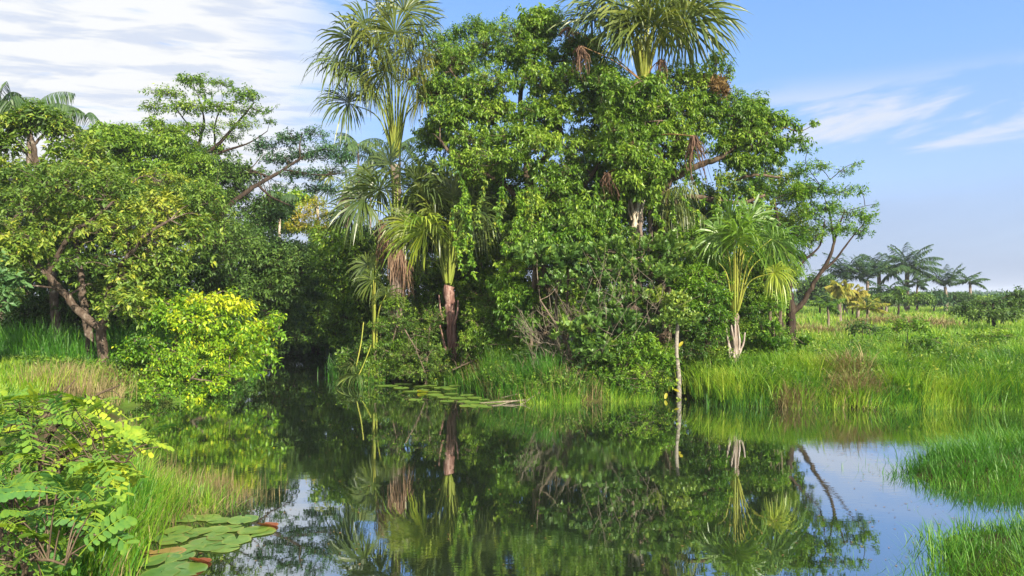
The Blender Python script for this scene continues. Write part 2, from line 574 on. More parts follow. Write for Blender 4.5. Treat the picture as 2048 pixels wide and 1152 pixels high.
def vines(t, base, n, region, seed, drop):
    """leafy creepers hanging out of a crown"""
    rng = np.random.default_rng(seed)
    for k in range(n):
        x, y = rng.uniform(region[0], region[1]), rng.uniform(region[2], region[3])
        D = rng.uniform(region[4], region[5])
        L = rng.uniform(*drop)
        a = P(x, y, D)
        pts = [a + np.array([rng.normal(0, .07) + .12 * math.sin(q * 1.3 + k), rng.normal(0, .06), -L * q / 5]) for q in range(6)]
        pth = smooth_path(pts, 5)
        mb = MB()
        tube(mb, pth, np.linspace(.010, .006, len(pth)), 4, .05)
        idx = rng.integers(2, len(pth), int(L * 26))
        ax = nrm(np.stack([rng.normal(0, 1, len(idx)), rng.normal(-.4, .8, len(idx)), rng.normal(-.3, .4, len(idx))], 1))
        spray(mb, pth[idx] + ax * .05, ax, dict(k=4, L=.11, W=.06, el=.9, droop=.6, ax=.1), rng, np.clip(rng.normal(.5, .2, len(idx)), 0, 1), rng.uniform(.8, 1.3))
        mb.build('vine', M['lit' if k % 3 else 'olive'], t, smooth=False, origin=base)


# ------------------------------------------------------------------ fan palms
def fan(mb, hub, axis, R, rng, n=54, droop=.5, spread=2.6, val=.4, cup=.25, up=None, wmax=.075, roll=True):
    a = nrm(axis)
    ref = np.array([0, 0, 1.0]) if up is None else up
    s = np.cross(a, ref)
    if np.linalg.norm(s) < .25:
        s = np.cross(a, np.array([rng.normal(), rng.normal(), .2]))
    s = nrm(s)
    nn = np.cross(s, a)
    phi = rng.uniform(.35, 1.15) * rng.choice([-1, 1]) if roll else rng.normal(0, .15)
    s, nn = s * math.cos(phi) + nn * math.sin(phi), nn * math.cos(phi) - s * math.sin(phi)
    th = np.linspace(-spread, spread, n) + rng.normal(0, .02, n)
    dth = 2 * spread / n
    d = nrm(np.cos(th)[:, None] * a + np.sin(th)[:, None] * s + nn * (cup + rng.normal(0, .2, (n, 1))))
    Ls = R * (.72 + .28 * np.cos(th * .8)) * rng.uniform(.86, 1.08, n)
    K = 7
    ts = np.array([0, .14, .3, .48, .66, .84, 1.0])
    side = nrm(np.cross(d, nn + rng.normal(0, .1, (n, 3))))
    tw = rng.normal(0, .5, n)
    dr = droop * .6 * rng.uniform(.6, 1.45, n)
    V = np.zeros((n, K, 2, 3))
    for k, t in enumerate(ts):
        g = dr * Ls * t ** 2.6
        c = hub + d * (Ls * (t - .25 * np.minimum(dr, 1.2) * t ** 3))[:, None]
        c = c + np.array([0, 0, -1.0]) * g[:, None]
        c = c + side * (rng.normal(0, .012, n) * Ls * (t > .4))[:, None]
        w = np.minimum(Ls * t * dth * 1.05 + .006, wmax * (R / 1.3)) * (1 - .92 * max(0, (t - .45) / .55) ** 1.4)
        q = side * np.cos(tw * t)[:, None] + np.cross(d, side) * np.sin(tw * t)[:, None]
        V[:, k, 0] = c + q * w[:, None] * .5
        V[:, k, 1] = c - q * w[:, None] * .5
    q = np.array([[2 * k, 2 * k + 1, 2 * k + 3, 2 * k + 2] for k in range(K - 1)])
    Q = (np.arange(n)[:, None, None] * 2 * K + q[None]).reshape(-1, 4)
    vv = np.clip(val + rng.normal(0, .1, n), 0, 1)
    mb.add(V.reshape(-1, 3), Q, None, np.repeat(vv, 2 * K))


def fan_palm(label, trunk, crownpt, fronds, seed, group='fan palms on the island bank', dead=(), boots=None, trunkmat='palmtrunk',
             leafmat='palm', petmat='petiole', R=1.3, pr=.035, name='fan_palm', n=54, bootmat='palebark'):
    """fronds: (px,py,D,R factor,droop,val[,material]) hub positions; dead: (px,py,D,length,width,val) hanging skirts"""
    rng = np.random.default_rng(seed)
    wood = MB()
    path = limb(wood, trunk, sides=10, n=8, rough=.05, seed=seed)
    base = path[0][:3]
    t = thing(name, label, 'palm', base, group)
    wood.build('trunk', M[trunkmat], t, origin=base)
    c0 = P(*crownpt)
    if boots:
        bm = MB()
        for (px0, py0, px1, py1, D, r) in boots:
            a, b = P(px0, py0, D), P(px1, py1, D)
            pth = smooth_path([a, (a + b) / 2 + rng.normal(0, .03, 3), b], 4)
            tube(bm, pth, np.linspace(r, r * .45, len(pth)), 5, rng.random(), rough=.12, rng=rng)
        bm.build('leaf_base', M[bootmat], t, origin=base)
    for f in fronds:
        hub = P(*f[:3])
        v = hub - c0
        L = np.linalg.norm(v)
        flat = v * np.array([1, 1, 0])
        start = c0 + nrm(flat) * .07 + np.array([0, 0, -.12 + rng.normal(0, .05)])
        ctrl = c0 + v * .5 + np.array([0, 0, .16 * L]) - flat * .12
        pth = smooth_path([start, ctrl, hub], 7)
        pet = MB()
        rad = np.linspace(pr * 1.35, pr * .5, len(pth))
        rad[:3] *= 1.25
        tube(pet, pth, rad, 6, rng.random())
        ax = nrm(pth[-1] - pth[-3])
        fm = MB()
        fan(fm, hub, ax + .45 * nrm(flat) + np.array([0, 0, .05]), R * f[3], rng, n=n, droop=f[4], val=f[5], cup=rng.uniform(.1, .35))
        mat = M[f[6]] if len(f) > 6 else M[leafmat]
        fo = fm.build('frond', mat, t, smooth=False, origin=base)
        pet.build('petiole', M['petioled'] if len(f) > 6 and 'dead' in f[6] else M[petmat], fo, origin=base)
    for (px, py, D, L, wd, val) in dead:
        top = P(px, py, D)
        dm = MB()
        m = int(46 * max(1, wd / .3))
        az = rng.uniform(0, 6.28, m)
        rr = wd * np.sqrt(rng.random(m))
        K = 5
        V = np.zeros((m, K, 2, 3))
        LL = L * rng.uniform(.25, 1.1, m)
        tw = rng.uniform(0, 6.28, m)
        kink = rng.normal(0, .9, m)
        lean = np.array([rng.normal(0, .12), rng.normal(0, .1), 0])
        for k in range(K):
            s = k / (K - 1)
            rad = rr * min(1, .25 + 1.4 * s)
            c = top + np.stack([np.cos(az + s * kink) * rad, np.sin(az + s * kink) * rad, -LL * s - .02], 1) + rng.normal(0, .018, (m, 3)) + lean * (s * s * L)
            w = .032 * (1 - .8 * s ** 2)
            sd = np.stack([np.cos(tw + s), np.sin(tw + s), np.zeros(m)], 1)
            V[:, k, 0] = c + sd * w * .5
            V[:, k, 1] = c - sd * w * .5
        q = np.array([[2 * k, 2 * k + 1, 2 * k + 3, 2 * k + 2] for k in range(K - 1)])
        dm.add(V.reshape(-1, 3), (np.arange(m)[:, None, None] * 2 * K + q[None]).reshape(-1, 4), None,
               np.repeat(np.clip(val + rng.normal(0, .2, m), 0, 1), 2 * K))
        fo = dm.build('dead_frond', M['deadpalm'], t, smooth=False, origin=base)
        # the dead leaf hangs from its own old stalk
        st = MB()
        zc = path[np.argmin(np.abs(path[:, 2] - top[2] - .1))][:3]
        if np.linalg.norm(zc - top) > .08:
            pth = smooth_path([zc, (zc + top) / 2 + np.array([0, 0, .12]), top], 5)
            tube(st, pth, np.linspace(.022, .014, len(pth)), 5)
            st.build('petiole', M['petioled'], fo, origin=base)
    return t


# ------------------------------------------------------------------ feather palms
def feather_frond(mb, c0, az, el, L, rng, droop=.9, leaf=.55, n=26, val=.45, vw=.05, hang=.35, rach=.018):
    hd = np.array([math.cos(az), math.sin(az), 0])
    K = 9
    ts = np.linspace(0, 1, K)
    ang = el - droop * ts ** 1.4
    step = L / (K - 1)
    pts = [np.array(c0, float)]
    for k in range(1, K):
        pts.append(pts[-1] + step * (hd * math.cos(ang[k]) + np.array([0, 0, 1]) * math.sin(ang[k])))
    pts = np.array(pts)
    tube(mb, pts, np.linspace(rach, rach * .3, K), 4, .85)
    tt = np.linspace(.14, 1, n)
    tt = np.concatenate([tt, tt])
    sg = np.repeat([1, -1], n)
    base = np.stack([np.interp(tt, ts, pts[:, i]) for i in range(3)], 1)
    tan = nrm(np.stack([np.interp(tt, ts, np.gradient(pts[:, i])) for i in range(3)], 1))
    side = nrm(np.cross(tan, [0, 0, 1.0])) * sg[:, None]
    ll = leaf * np.sin(np.pi * np.clip(tt * .86 + .12, 0, 1)) ** .7 * rng.uniform(.85, 1.1, 2 * n)
    d = nrm(side + tan * .55 + np.array([0, 0, -hang]) + rng.normal(0, .12, (2 * n, 3)))
    wv = nrm(np.cross(d, np.array([0, 0, 1.0]) + rng.normal(0, .3, (2 * n, 3))))
    V = np.zeros((2 * n, 6, 3))
    for k, (t, w) in enumerate(((0, .7), (.5, 1), (1, .12))):
        c = base + d * (ll * t)[:, None] + np.array([0, 0, -1.0]) * (ll * hang * t * t)[:, None]
        V[:, 2 * k] = c + wv * vw * .5 * w
        V[:, 2 * k + 1] = c - wv * vw * .5 * w
    q = np.array([[0, 1, 3, 2], [2, 3, 5, 4]])
    mb.add(V.reshape(-1, 3), (np.arange(2 * n)[:, None, None] * 6 + q[None]).reshape(-1, 4), None,
           np.repeat(np.clip(val + rng.normal(0, .12, 2 * n), 0, 1), 6))


def feather_palm(label, px, D, top, R, nf, seed, group=None, tr=.12, els=(-.2, 1.3), droop=1.0, leafmat='farpalm', trunkmat='palmtrunk',
                 leaf=.5, hang=.35, vw=.06, azs=None, val=.45, foot_px=None, n=26):
    rng = np.random.default_rng(seed)
    c0 = P(px, top, D)
    b = foot(px if foot_px is None else foot_px, D)
    t = thing('feather_palm', label, 'palm', b, group)
    w = MB()
    pth = smooth_path([b, (b + c0) / 2 + rng.normal(0, .08, 3), c0], 8)
    tube(w, pth, np.linspace(tr * 1.25, tr * .85, len(pth)), 8, .5, rough=.05)
    w.build('trunk', M[trunkmat], t, origin=b)
    for k in range(nf):
        m = MB()
        az = azs[k] if azs is not None else k * 2.4 + rng.normal(0, .25)
        el = els[0] + (els[1] - els[0]) * ((k + .5) / nf) + rng.normal(0, .1)
        feather_frond(m, c0, az, el, R * rng.uniform(.85, 1.1), rng, droop=droop * rng.uniform(.8, 1.2), leaf=leaf, hang=hang, vw=vw,
                      val=val + rng.normal(0, .06), n=n)
        m.build('frond', M[leafmat], t, smooth=False, origin=b)
    return t
# ------------------------------------------------------------------ camera, light, sky
cam = bpy.data.cameras.new('camera')
cam.sensor_width = 36
cam.lens = 27
cam.shift_y = 12 / 2048
cam.clip_end = 5000
co = bpy.data.objects.new('camera', cam)
COL.objects.link(co)
co.location = (0, 0, CAMZ)
co.rotation_euler = (math.pi / 2, 0, 0)
SC.camera = co

SUN_AZ, SUN_EL = math.radians(148), math.radians(30)      # clockwise from straight ahead: behind the camera, to the right
to_sun = Vector((math.sin(SUN_AZ) * math.cos(SUN_EL), math.cos(SUN_AZ) * math.cos(SUN_EL), math.sin(SUN_EL)))
sl = bpy.data.lights.new('sun', 'SUN')
sl.energy = 5.0
sl.angle = math.radians(.6)
sl.color = (1, .9, .72)
so = bpy.data.objects.new('sun', sl)
COL.objects.link(so)
so.rotation_euler = (-to_sun).to_track_quat('-Z', 'Y').to_euler()
so.location = (30, -30, 30)

SC.view_settings.view_transform = 'Standard'
SC.view_settings.look = 'None'
SC.view_settings.gamma = 1
SC.view_settings.exposure = 1.5
SC.cycles.max_bounces = 8
SC.cycles.diffuse_bounces = 4
SC.cycles.glossy_bounces = 3
SC.cycles.transmission_bounces = 4
SC.cycles.use_denoising = True
SC.cycles.sample_clamp_indirect = 6


def build_world():
    w = bpy.data.worlds.new('World')
    SC.world = w
    w.use_nodes = True
    nt = w.node_tree
    N, L = nt.nodes, nt.links
    N.clear()

    def math_n(op, a, b=None, c=None, clamp=False):
        n = N.new('ShaderNodeMath')
        n.operation = op
        n.use_clamp = clamp
        for i, x in enumerate((a, b, c)):
            if x is None:
                continue
            if isinstance(x, (int, float)):
                n.inputs[i].default_value = x
            else:
                L.new(x, n.inputs[i])
        return n.outputs[0]

    def sstep(x, a, b):
        n = N.new('ShaderNodeMapRange')
        n.interpolation_type = 'SMOOTHSTEP'
        n.inputs[1].default_value = a
        n.inputs[2].default_value = b
        L.new(x, n.inputs[0])
        return n.outputs[0]

    def noise(vec, scale, detail=5, rough=.55, dist=0.0):
        n = N.new('ShaderNodeTexNoise')
        n.inputs['Scale'].default_value = scale
        n.inputs['Detail'].default_value = detail
        n.inputs['Roughness'].default_value = rough
        n.inputs['Distortion'].default_value = dist
        L.new(vec, n.inputs['Vector'])
        return n.outputs['Fac']

    def mix(f, a, b):
        n = N.new('ShaderNodeMix')
        n.data_type = 'RGBA'
        if isinstance(f, (int, float)):
            n.inputs[0].default_value = f
        else:
            L.new(f, n.inputs[0])
        for i, x in ((6, a), (7, b)):
            if isinstance(x, tuple):
                n.inputs[i].default_value = (*x, 1)
            else:
                L.new(x, n.inputs[i])
        return n.outputs[2]

    sky = N.new('ShaderNodeTexSky')
    sky.sky_type = 'NISHITA'
    sky.sun_disc = False
    sky.sun_elevation = SUN_EL
    sky.sun_rotation = SUN_AZ
    sky.air_density = 1.0
    sky.dust_density = 0.6
    sky.ozone_density = 1.5
    tint = N.new('ShaderNodeMix')
    tint.data_type = 'RGBA'
    tint.blend_type = 'MULTIPLY'
    tint.inputs[0].default_value = 1
    tint.inputs[7].default_value = SKY_TINT
    L.new(sky.outputs[0], tint.inputs[6])

    tc = N.new('ShaderNodeTexCoord')
    sep = N.new('ShaderNodeSeparateXYZ')
    L.new(tc.outputs['Generated'], sep.inputs[0])
    x, y, z = sep.outputs
    gr = N.new('ShaderNodeValToRGB')
    cr = gr.color_ramp
    stops = SKY_RAMP
    for i, (p, c) in enumerate(stops):
        e = cr.elements[i] if i < 2 else cr.elements.new(p)
    for i, (p, c) in enumerate(stops):
        cr.elements[i].position = p
        cr.elements[i].color = (c[0] / 4, c[1] / 4, c[2] / 4, 1)
    L.new(z, gr.inputs[0])
    g4 = N.new('ShaderNodeMix')
    g4.data_type = 'RGBA'
    g4.blend_type = 'MULTIPLY'
    g4.inputs[0].default_value = 1
    g4.inputs[7].default_value = (4, 4, 4, 1)
    L.new(gr.outputs[0], g4.inputs[6])
    blue = mix(.75, tint.outputs[2], g4.outputs[2])
    zz = math_n('MAXIMUM', z, 0.0)
    az = math_n('ARCTAN2', x, y)                       # 0 straight ahead, + to the right
    # a cloud layer seen in perspective: divide by height
    den = math_n('ADD', zz, .16)
    cx = math_n('DIVIDE', x, den)
    cy = math_n('DIVIDE', y, den)
    # flat rows of small cloud, running from the left down to the right
    cmb = N.new('ShaderNodeCombineXYZ')
    row = math_n('ADD', math_n('MULTIPLY', cy, 1.0), math_n('MULTIPLY', cx, -.28))
    L.new(math_n('MULTIPLY', cx, 3.0), cmb.inputs[0])
    L.new(math_n('MULTIPLY', row, 7.0), cmb.inputs[1])
    n1 = noise(cmb.outputs[0], 1.5, 6, .58, .5)
    n2 = noise(cmb.outputs[0], .35, 2, .5, .2)
    base = math_n('ADD', math_n('MULTIPLY', n1, .75), math_n('MULTIPLY', n2, .45))
    left = sstep(math_n('ADD', az, math_n('MULTIPLY', n2, .25)), .02, -.22)
    cover = math_n('ADD', base, math_n('MULTIPLY', left, .24))
    cl = math_n('MULTIPLY', sstep(cover, .54, .78), left, clamp=True)
    n3 = noise(cmb.outputs[0], 1.4, 5, .55, .4)
    shade = sstep(math_n('ADD', n3, math_n('MULTIPLY', z, -.12)), .34, .52)
    ccol = mix(shade, CLOUD_SHADE, CLOUD_LIT)
    c1 = mix(cl, blue, ccol)
    # thin wisps to the right, low in the sky
    cm2 = N.new('ShaderNodeCombineXYZ')
    L.new(math_n('MULTIPLY', az, 2.2), cm2.inputs[0])
    L.new(math_n('ADD', math_n('MULTIPLY', z, 11.0), math_n('MULTIPLY', az, -1.6)), cm2.inputs[1])
    n4 = noise(cm2.outputs[0], 1.5, 6, .55, .5)
    band = math_n('MULTIPLY', sstep(z, .09, .16), sstep(z, .265, .205))
    wisp = math_n('MULTIPLY', math_n('MULTIPLY', sstep(n4, .49, .61), band), sstep(az, .15, .36), clamp=True)
    c2 = mix(math_n('MULTIPLY', wisp, .9), c1, WISP)
    # grey violet haze bank near the horizon
    n5 = noise(cm2.outputs[0], .9, 4, .5, .4)
    low = math_n('MULTIPLY', sstep(math_n('ADD', z, math_n('MULTIPLY', n5, .22)),   .27, .12), .7, clamp=True)
    c3 = mix(low, c2, HAZEBANK)
    # unseen broken cloud over and behind the camera, added to fill the shade
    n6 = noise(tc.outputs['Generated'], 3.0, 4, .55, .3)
    rear_fill = math_n('MULTIPLY', math_n('MULTIPLY', sstep(y, .1, -.3), sstep(z, .12, .3)), sstep(n6, .36, .56), clamp=True)
    c3 = mix(rear_fill, c3, REAR_FILL)
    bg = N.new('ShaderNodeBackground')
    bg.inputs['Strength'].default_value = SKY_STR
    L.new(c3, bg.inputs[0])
    o = N.new('ShaderNodeOutputWorld')
    L.new(bg.outputs[0], o.inputs[0])


SKY_STR = .1
SKY_TINT = (.80, .86, 1.10, 1)
SKY_RAMP = [(0.0, (1.46, 1.82, 2.69)), (.06, (1.5, 1.9, 2.8)), (.15, (1.38, 1.98, 3.1)), (.28, (.98, 1.85, 3.4)), (.45, (.65, 1.5, 3.3)), (1.0, (.45, 1.1, 2.6))]
REAR_FILL = (7.5, 7.4, 7.2)
CLOUD_LIT = (3.45, 3.5, 3.55)
CLOUD_SHADE = (2.55, 2.8, 3.3)
WISP = (2.8, 3.0, 3.4)
HAZEBANK = (1.45, 1.78, 2.45)
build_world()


# ------------------------------------------------------------------ ground and water
def axis(lo, hi, a, b, fine, grow):
    xs = list(np.arange(a, b, fine))
    s = fine
    x = b
    while x < hi:
        xs.append(x)
        s *= grow
        x += s
    s = fine
    x = a - fine
    pre = []
    while x > lo:
        pre.append(x)
        s *= grow
        x -= s
    return np.array(sorted(pre) + xs)


def build_ground():
    xs = axis(-900, 900, -16, 16, .28, 1.13)
    ys = axis(-200, 1600, 1, 40, .28, 1.12)
    X, Y = np.meshgrid(xs, ys)
    Z = ground_h(X.ravel(), Y.ravel())
    Z = Z + R0.normal(0, .012, Z.shape)
    nx, ny = len(xs), len(ys)
    i = np.arange(ny - 1)[:, None] * nx + np.arange(nx - 1)[None]
    q = np.stack([i, i + 1, i + nx + 1, i + nx], -1).reshape(-1, 4)
    mb = MB()
    mb.add(np.stack([X.ravel(), Y.ravel(), Z], 1), q)
    m, nt, N, L = newmat('soil_and_turf')
    tc = N.new('ShaderNodeTexCoord')
    n1 = N.new('ShaderNodeTexNoise')
    n1.inputs['Scale'].default_value = 1.3
    n1.inputs['Detail'].default_value = 8
    L.new(tc.outputs['Object'], n1.inputs['Vector'])
    n2 = N.new('ShaderNodeTexNoise')
    n2.inputs['Scale'].default_value = .12
    n2.inputs['Detail'].default_value = 4
    L.new(tc.outputs['Object'], n2.inputs['Vector'])
    r1 = ramp(N, [(.02, .016, .008), (.045, .04, .014), (.05, .09, .012), (.08, .14, .015)])
    mr = N.new('ShaderNodeMapRange')
    mr.inputs[1].default_value = .3
    mr.inputs[2].default_value = .7
    ad = N.new('ShaderNodeMath')
    ad.operation = 'MULTIPLY_ADD'
    ad.inputs[1].default_value = .5
    L.new(n2.outputs['Fac'], ad.inputs[0])
    mu = N.new('ShaderNodeMath')
    mu.operation = 'MULTIPLY'
    mu.inputs[1].default_value = .5
    L.new(n1.outputs['Fac'], mu.inputs[0])
    L.new(mu.outputs[0], ad.inputs[2])
    L.new(ad.outputs[0], mr.inputs[0])
    L.new(mr.outputs[0], r1.inputs[0])
    b = N.new('ShaderNodeBsdfPrincipled')
    b.inputs['Roughness'].default_value = .95
    b.inputs['Specular IOR Level'].default_value = .1
    L.new(r1.outputs[0], b.inputs['Base Color'])
    bp = N.new('ShaderNodeBump')
    bp.inputs['Strength'].default_value = .6
    bp.inputs['Distance'].default_value = .08
    L.new(n1.outputs['Fac'], bp.inputs['Height'])
    L.new(bp.outputs[0], b.inputs['Normal'])
    o = N.new('ShaderNodeOutputMaterial')
    L.new(b.outputs[0], o.inputs[0])
    g = mb.build('ground', m)
    tag(g, kind='structure')


build_ground()


def build_water():
    mb = MB()
    xs = np.linspace(-20, 60, 41)
    ys = np.linspace(3, 48, 24)
    X, Y = np.meshgrid(xs, ys)
    nx, ny = len(xs), len(ys)
    i = np.arange(ny - 1)[:, None] * nx + np.arange(nx - 1)[None]
    q = np.stack([i, i + 1, i + nx + 1, i + nx], -1).reshape(-1, 4)
    mb.add(np.stack([X.ravel(), Y.ravel(), np.zeros(X.size)], 1), q)
    m, nt, N, L = newmat('pond_water')
    tc = N.new('ShaderNodeTexCoord')

    def noise(sc, scale, detail):
        mp = N.new('ShaderNodeMapping')
        mp.inputs['Scale'].default_value = sc
        L.new(tc.outputs['Object'], mp.inputs[0])
        n = N.new('ShaderNodeTexNoise')
        n.inputs['Scale'].default_value = scale
        n.inputs['Detail'].default_value = detail
        n.inputs['Roughness'].default_value = .5
        L.new(mp.outputs[0], n.inputs['Vector'])
        return n.outputs['Fac']
    broad = noise((1, 1.6, 1), .9, 2)
    fine = noise((1, 2.4, 1), 5.5, 3)
    patch = noise((1, 1, 1), .22, 2)
    pr = N.new('ShaderNodeMapRange')
    pr.inputs[1].default_value = .46
    pr.inputs[2].default_value = .66
    pr.inputs[3].default_value = .06
    pr.inputs[4].default_value = .5
    L.new(patch, pr.inputs[0])
    mu = N.new('ShaderNodeMath')
    mu.operation = 'MULTIPLY'
    L.new(fine, mu.inputs[0])
    L.new(pr.outputs[0], mu.inputs[1])
    ad = N.new('ShaderNodeMath')
    ad.operation = 'MULTIPLY_ADD'
    ad.inputs[1].default_value = .8
    L.new(broad, ad.inputs[0])
    L.new(mu.outputs[0], ad.inputs[2])
    bp = N.new('ShaderNodeBump')
    bp.inputs['Strength'].default_value = .05
    bp.inputs['Distance'].default_value = .035
    L.new(ad.outputs[0], bp.inputs['Height'])
    b = N.new('ShaderNodeBsdfDiffuse')
    b.inputs['Color'].default_value = (.010, .016, .008, 1)
    gl = N.new('ShaderNodeBsdfGlossy')
    gl.inputs['Roughness'].default_value = 0
    gl.inputs['Color'].default_value = (.94, .97, 1, 1)
    L.new(bp.outputs[0], gl.inputs['Normal'])
    fr = N.new('ShaderNodeFresnel')
    fr.inputs['IOR'].default_value = 1.33
    L.new(bp.outputs[0], fr.inputs['Normal'])
    pw = N.new('ShaderNodeMath')
    pw.operation = 'POWER'
    pw.inputs[1].default_value = .32
    L.new(fr.outputs[0], pw.inputs[0])
    mx = N.new('ShaderNodeMixShader')
    L.new(pw.outputs[0], mx.inputs[0])
    L.new(b.outputs[0], mx.inputs[1])
    L.new(gl.outputs[0], mx.inputs[2])
    o = N.new('ShaderNodeOutputMaterial')
    L.new(mx.outputs[0], o.inputs[0])
    g = mb.build('water', m)
    tag(g, kind='structure')


build_water()


# ------------------------------------------------------------------ grass
def grass(name, mat, box, n, hr, wr, s_rng=(0.0, 999), tuss=14, sig=.16, lean=(.15, .55), val=.45, seed=1, vs=.16, xy=None, curl=1.0,
          keep=None, zoff=-.04):
    rng = np.random.default_rng(seed)
    mb = MB()
    T = max(1, n // tuss)
    if xy is None:
        cx = rng.uniform(box[0], box[1], T * 3)
        cy = rng.uniform(box[2], box[3], T * 3)
        s = shore(cx, cy)
        ok = (s > s_rng[0]) & (s < s_rng[1])
        if keep is not None:
            ok &= keep(cx, cy, rng)
        cx, cy = cx[ok][:T], cy[ok][:T]
    else:
        cx, cy = np.array(xy)[:, 0], np.array(xy)[:, 1]
    T = len(cx)
    if T == 0:
        return None
    k = tuss
    sg = sig * rng.uniform(.5, 1.4, T)
    ox = rng.normal(0, 1, (T, k)) * sg[:, None]
    oy = rng.normal(0, 1, (T, k)) * sg[:, None]
    az = (np.arctan2(oy, ox) + rng.normal(0, .9, (T, k))).ravel()
    hs = rng.uniform(.7, 1.15, T)[:, None] * rng.uniform(hr[0], hr[1], (T, k))
    patchy = .6 * np.sin(cx * 1.9 + 1.7 * np.sin(cy * 1.3) + seed) + .6 * np.cos(cy * 1.7 + cx * .6 + 1.5 * np.sin(cx * .7 + seed))
    tv = val + .22 * patchy + rng.normal(0, vs * .7, T)
    v = np.clip(tv[:, None] + rng.normal(0, vs * .6, (T, k)), 0, 1).ravel()
    hs = hs * (1 + .34 * patchy)[:, None]
    X = (cx[:, None] + ox).ravel()
    Y = (cy[:, None] + oy).ravel()
    Z = np.maximum(ground_h(cx, cy), -.25)
    Z = np.repeat(Z, k) + zoff
    blades(mb, np.stack([X, Y, Z], 1), hs.ravel(), az, rng.uniform(*lean, T * k), rng.uniform(*wr, T * k), v, curl)
    o = mb.build(name, M[mat], smooth=False)
    tag(o, kind='stuff')
    return o
# ================================================================== the meadow on the right
def right_of(x, y, rng):
    return (x > 6.0 + (y - 18) * .22) | (y < 20.5)


grass('meadow_undergrowth', 'grassdeep', (4.7, 18, 18, 24), 24000, (.2, .42), (.010, .02), (0.0, 8), tuss=16, sig=.2, seed=11, val=.45, keep=right_of)
grass('meadow_tussocks', 'grass', (5.0, 18, 18.15, 23.5), 40000, (.38, .78), (.010, .019), (.05, 8), tuss=190, sig=.23, seed=17, val=.5, vs=.3, lean=(.25, .9), keep=right_of)
grass('tall_meadow_grass', 'grass', (6, 32, 22, 36), 42000, (.28, .5), (.016, .03), (1.0, 99), tuss=20, sig=.3, seed=12, val=.42, keep=right_of)
grass('far_meadow_tussocks', 'grass', (6, 34, 23, 40), 24000, (.35, .65), (.016, .03), (1.0, 99), tuss=80, sig=.28, seed=18, val=.55, vs=.26, lean=(.2, .7), keep=right_of)
grass('distant_meadow_grass', 'grass', (14, 75, 36, 100), 56000, (.3, .55), (.04, .08), (2, 999), tuss=24, sig=.6, seed=13, val=.62)
grass('deep_green_bank_grass', 'grassdeep', (4.7, 22, 18, 22), 20000, (.45, .85), (.010, .018), (-.1, 4), tuss=70, sig=.15, seed=14, val=.6, vs=.25, lean=(.2, .8), keep=right_of)
grass('waterline_grass', 'grass', (4.9, 17, 17.8, 20), 8000, (.25, .55), (.008, .014), (-.25, .6), tuss=24, sig=.12, seed=15, val=.55, lean=(.2, .8), vs=.22)
grass('dry_meadow_straw', 'straw', (6, 60, 18, 70), 5000, (.45, .8), (.010, .026), (.2, 99), tuss=9, sig=.25, seed=16, val=.5)

for i, (px, py, D, w, h) in enumerate([(1712, 775, 18.6, .8, .95), (1690, 735, 19.6, .7, .95), (1592, 790, 18.45, .5, .8), (1640, 632, 33, 1.6, 1.0),
                                       (1800, 628, 44, 3.2, .9), (1868, 690, 23, .8, .8)]):
    rng = np.random.default_rng(300 + i)
    x0 = (px - 1024) / F * D
    n = int(300 * w)
    pts = np.stack([x0 + rng.normal(0, w * .38, n), D + rng.normal(0, w * .3, n)], 1)
    o = grass('dead_grass_clump', 'straw', None, n * 4, (.55 * h, h), (.008 * D / 16, .016 * D / 16), tuss=4, sig=.06, xy=pts, lean=(.3, 1.1), val=.5, seed=310 + i, curl=1.3)
    del o['kind']
    tag(o, ['large tangle of dead brown grass drooping over the right waterline', 'smaller dead straw clump just above the large brown tangle on the right bank',
            'narrow dead reddish grass clump at the waterline below the forked dark tree', 'brown dead grass patch in the meadow just right of the forked dark trunk',
            'wide russet dead grass patch far out in the meadow below the feather palms', 'dull dry grass clump on the right bank among bright green blades'][i],
        'grass clump', 'dead grass clumps on the right bank')

# small bushes in the meadow
for i, (px, py, D, w, h, lab) in enumerate([
        (1815, 650, 24, 45, 22, 'low light green herb with round leaves in the meadow grass'),
        (1855, 683, 21.5, 40, 20, 'bright low herb on the right bank above the yellowish grass'),
        (1725, 652, 27, 30, 12, 'dark fern poking out of the meadow grass'),
        (1980, 668, 25, 45, 12, 'pale herb patch at the right edge of the meadow')]):
    plant('herb', lab, 'shrub', [[('g', px, D, .02), (px, py + 5, D, .01)]], [(px, py, D, w, h), (px + w * .5, py + 6, D - .3, w * .6, h * .7), (px - w * .6, py + 8, D, w * .5, h * .7)], 'small',
          'lit' if i != 2 else 'dark', 'twig', 400 + i, group='herbs in the meadow', dens=.7)
plant('bush', 'dark spreading bush in the meadow at the right edge of the picture', 'bush', [[('g', 1990, 38, .1), (1985, 620, 38, .06), (1990, 606, 38, .04)]],
      [(1930, 622, 38, 40, 14), (1975, 612, 38, 40, 18), (2020, 606, 38, 35, 20), (2045, 616, 38, 40, 20), (2000, 628, 37, 60, 12), (2035, 590, 38, 20, 14)], 'small', 'dark', 'darkbark', 410, scale=1.5, dens=1.2, vshift=.1)

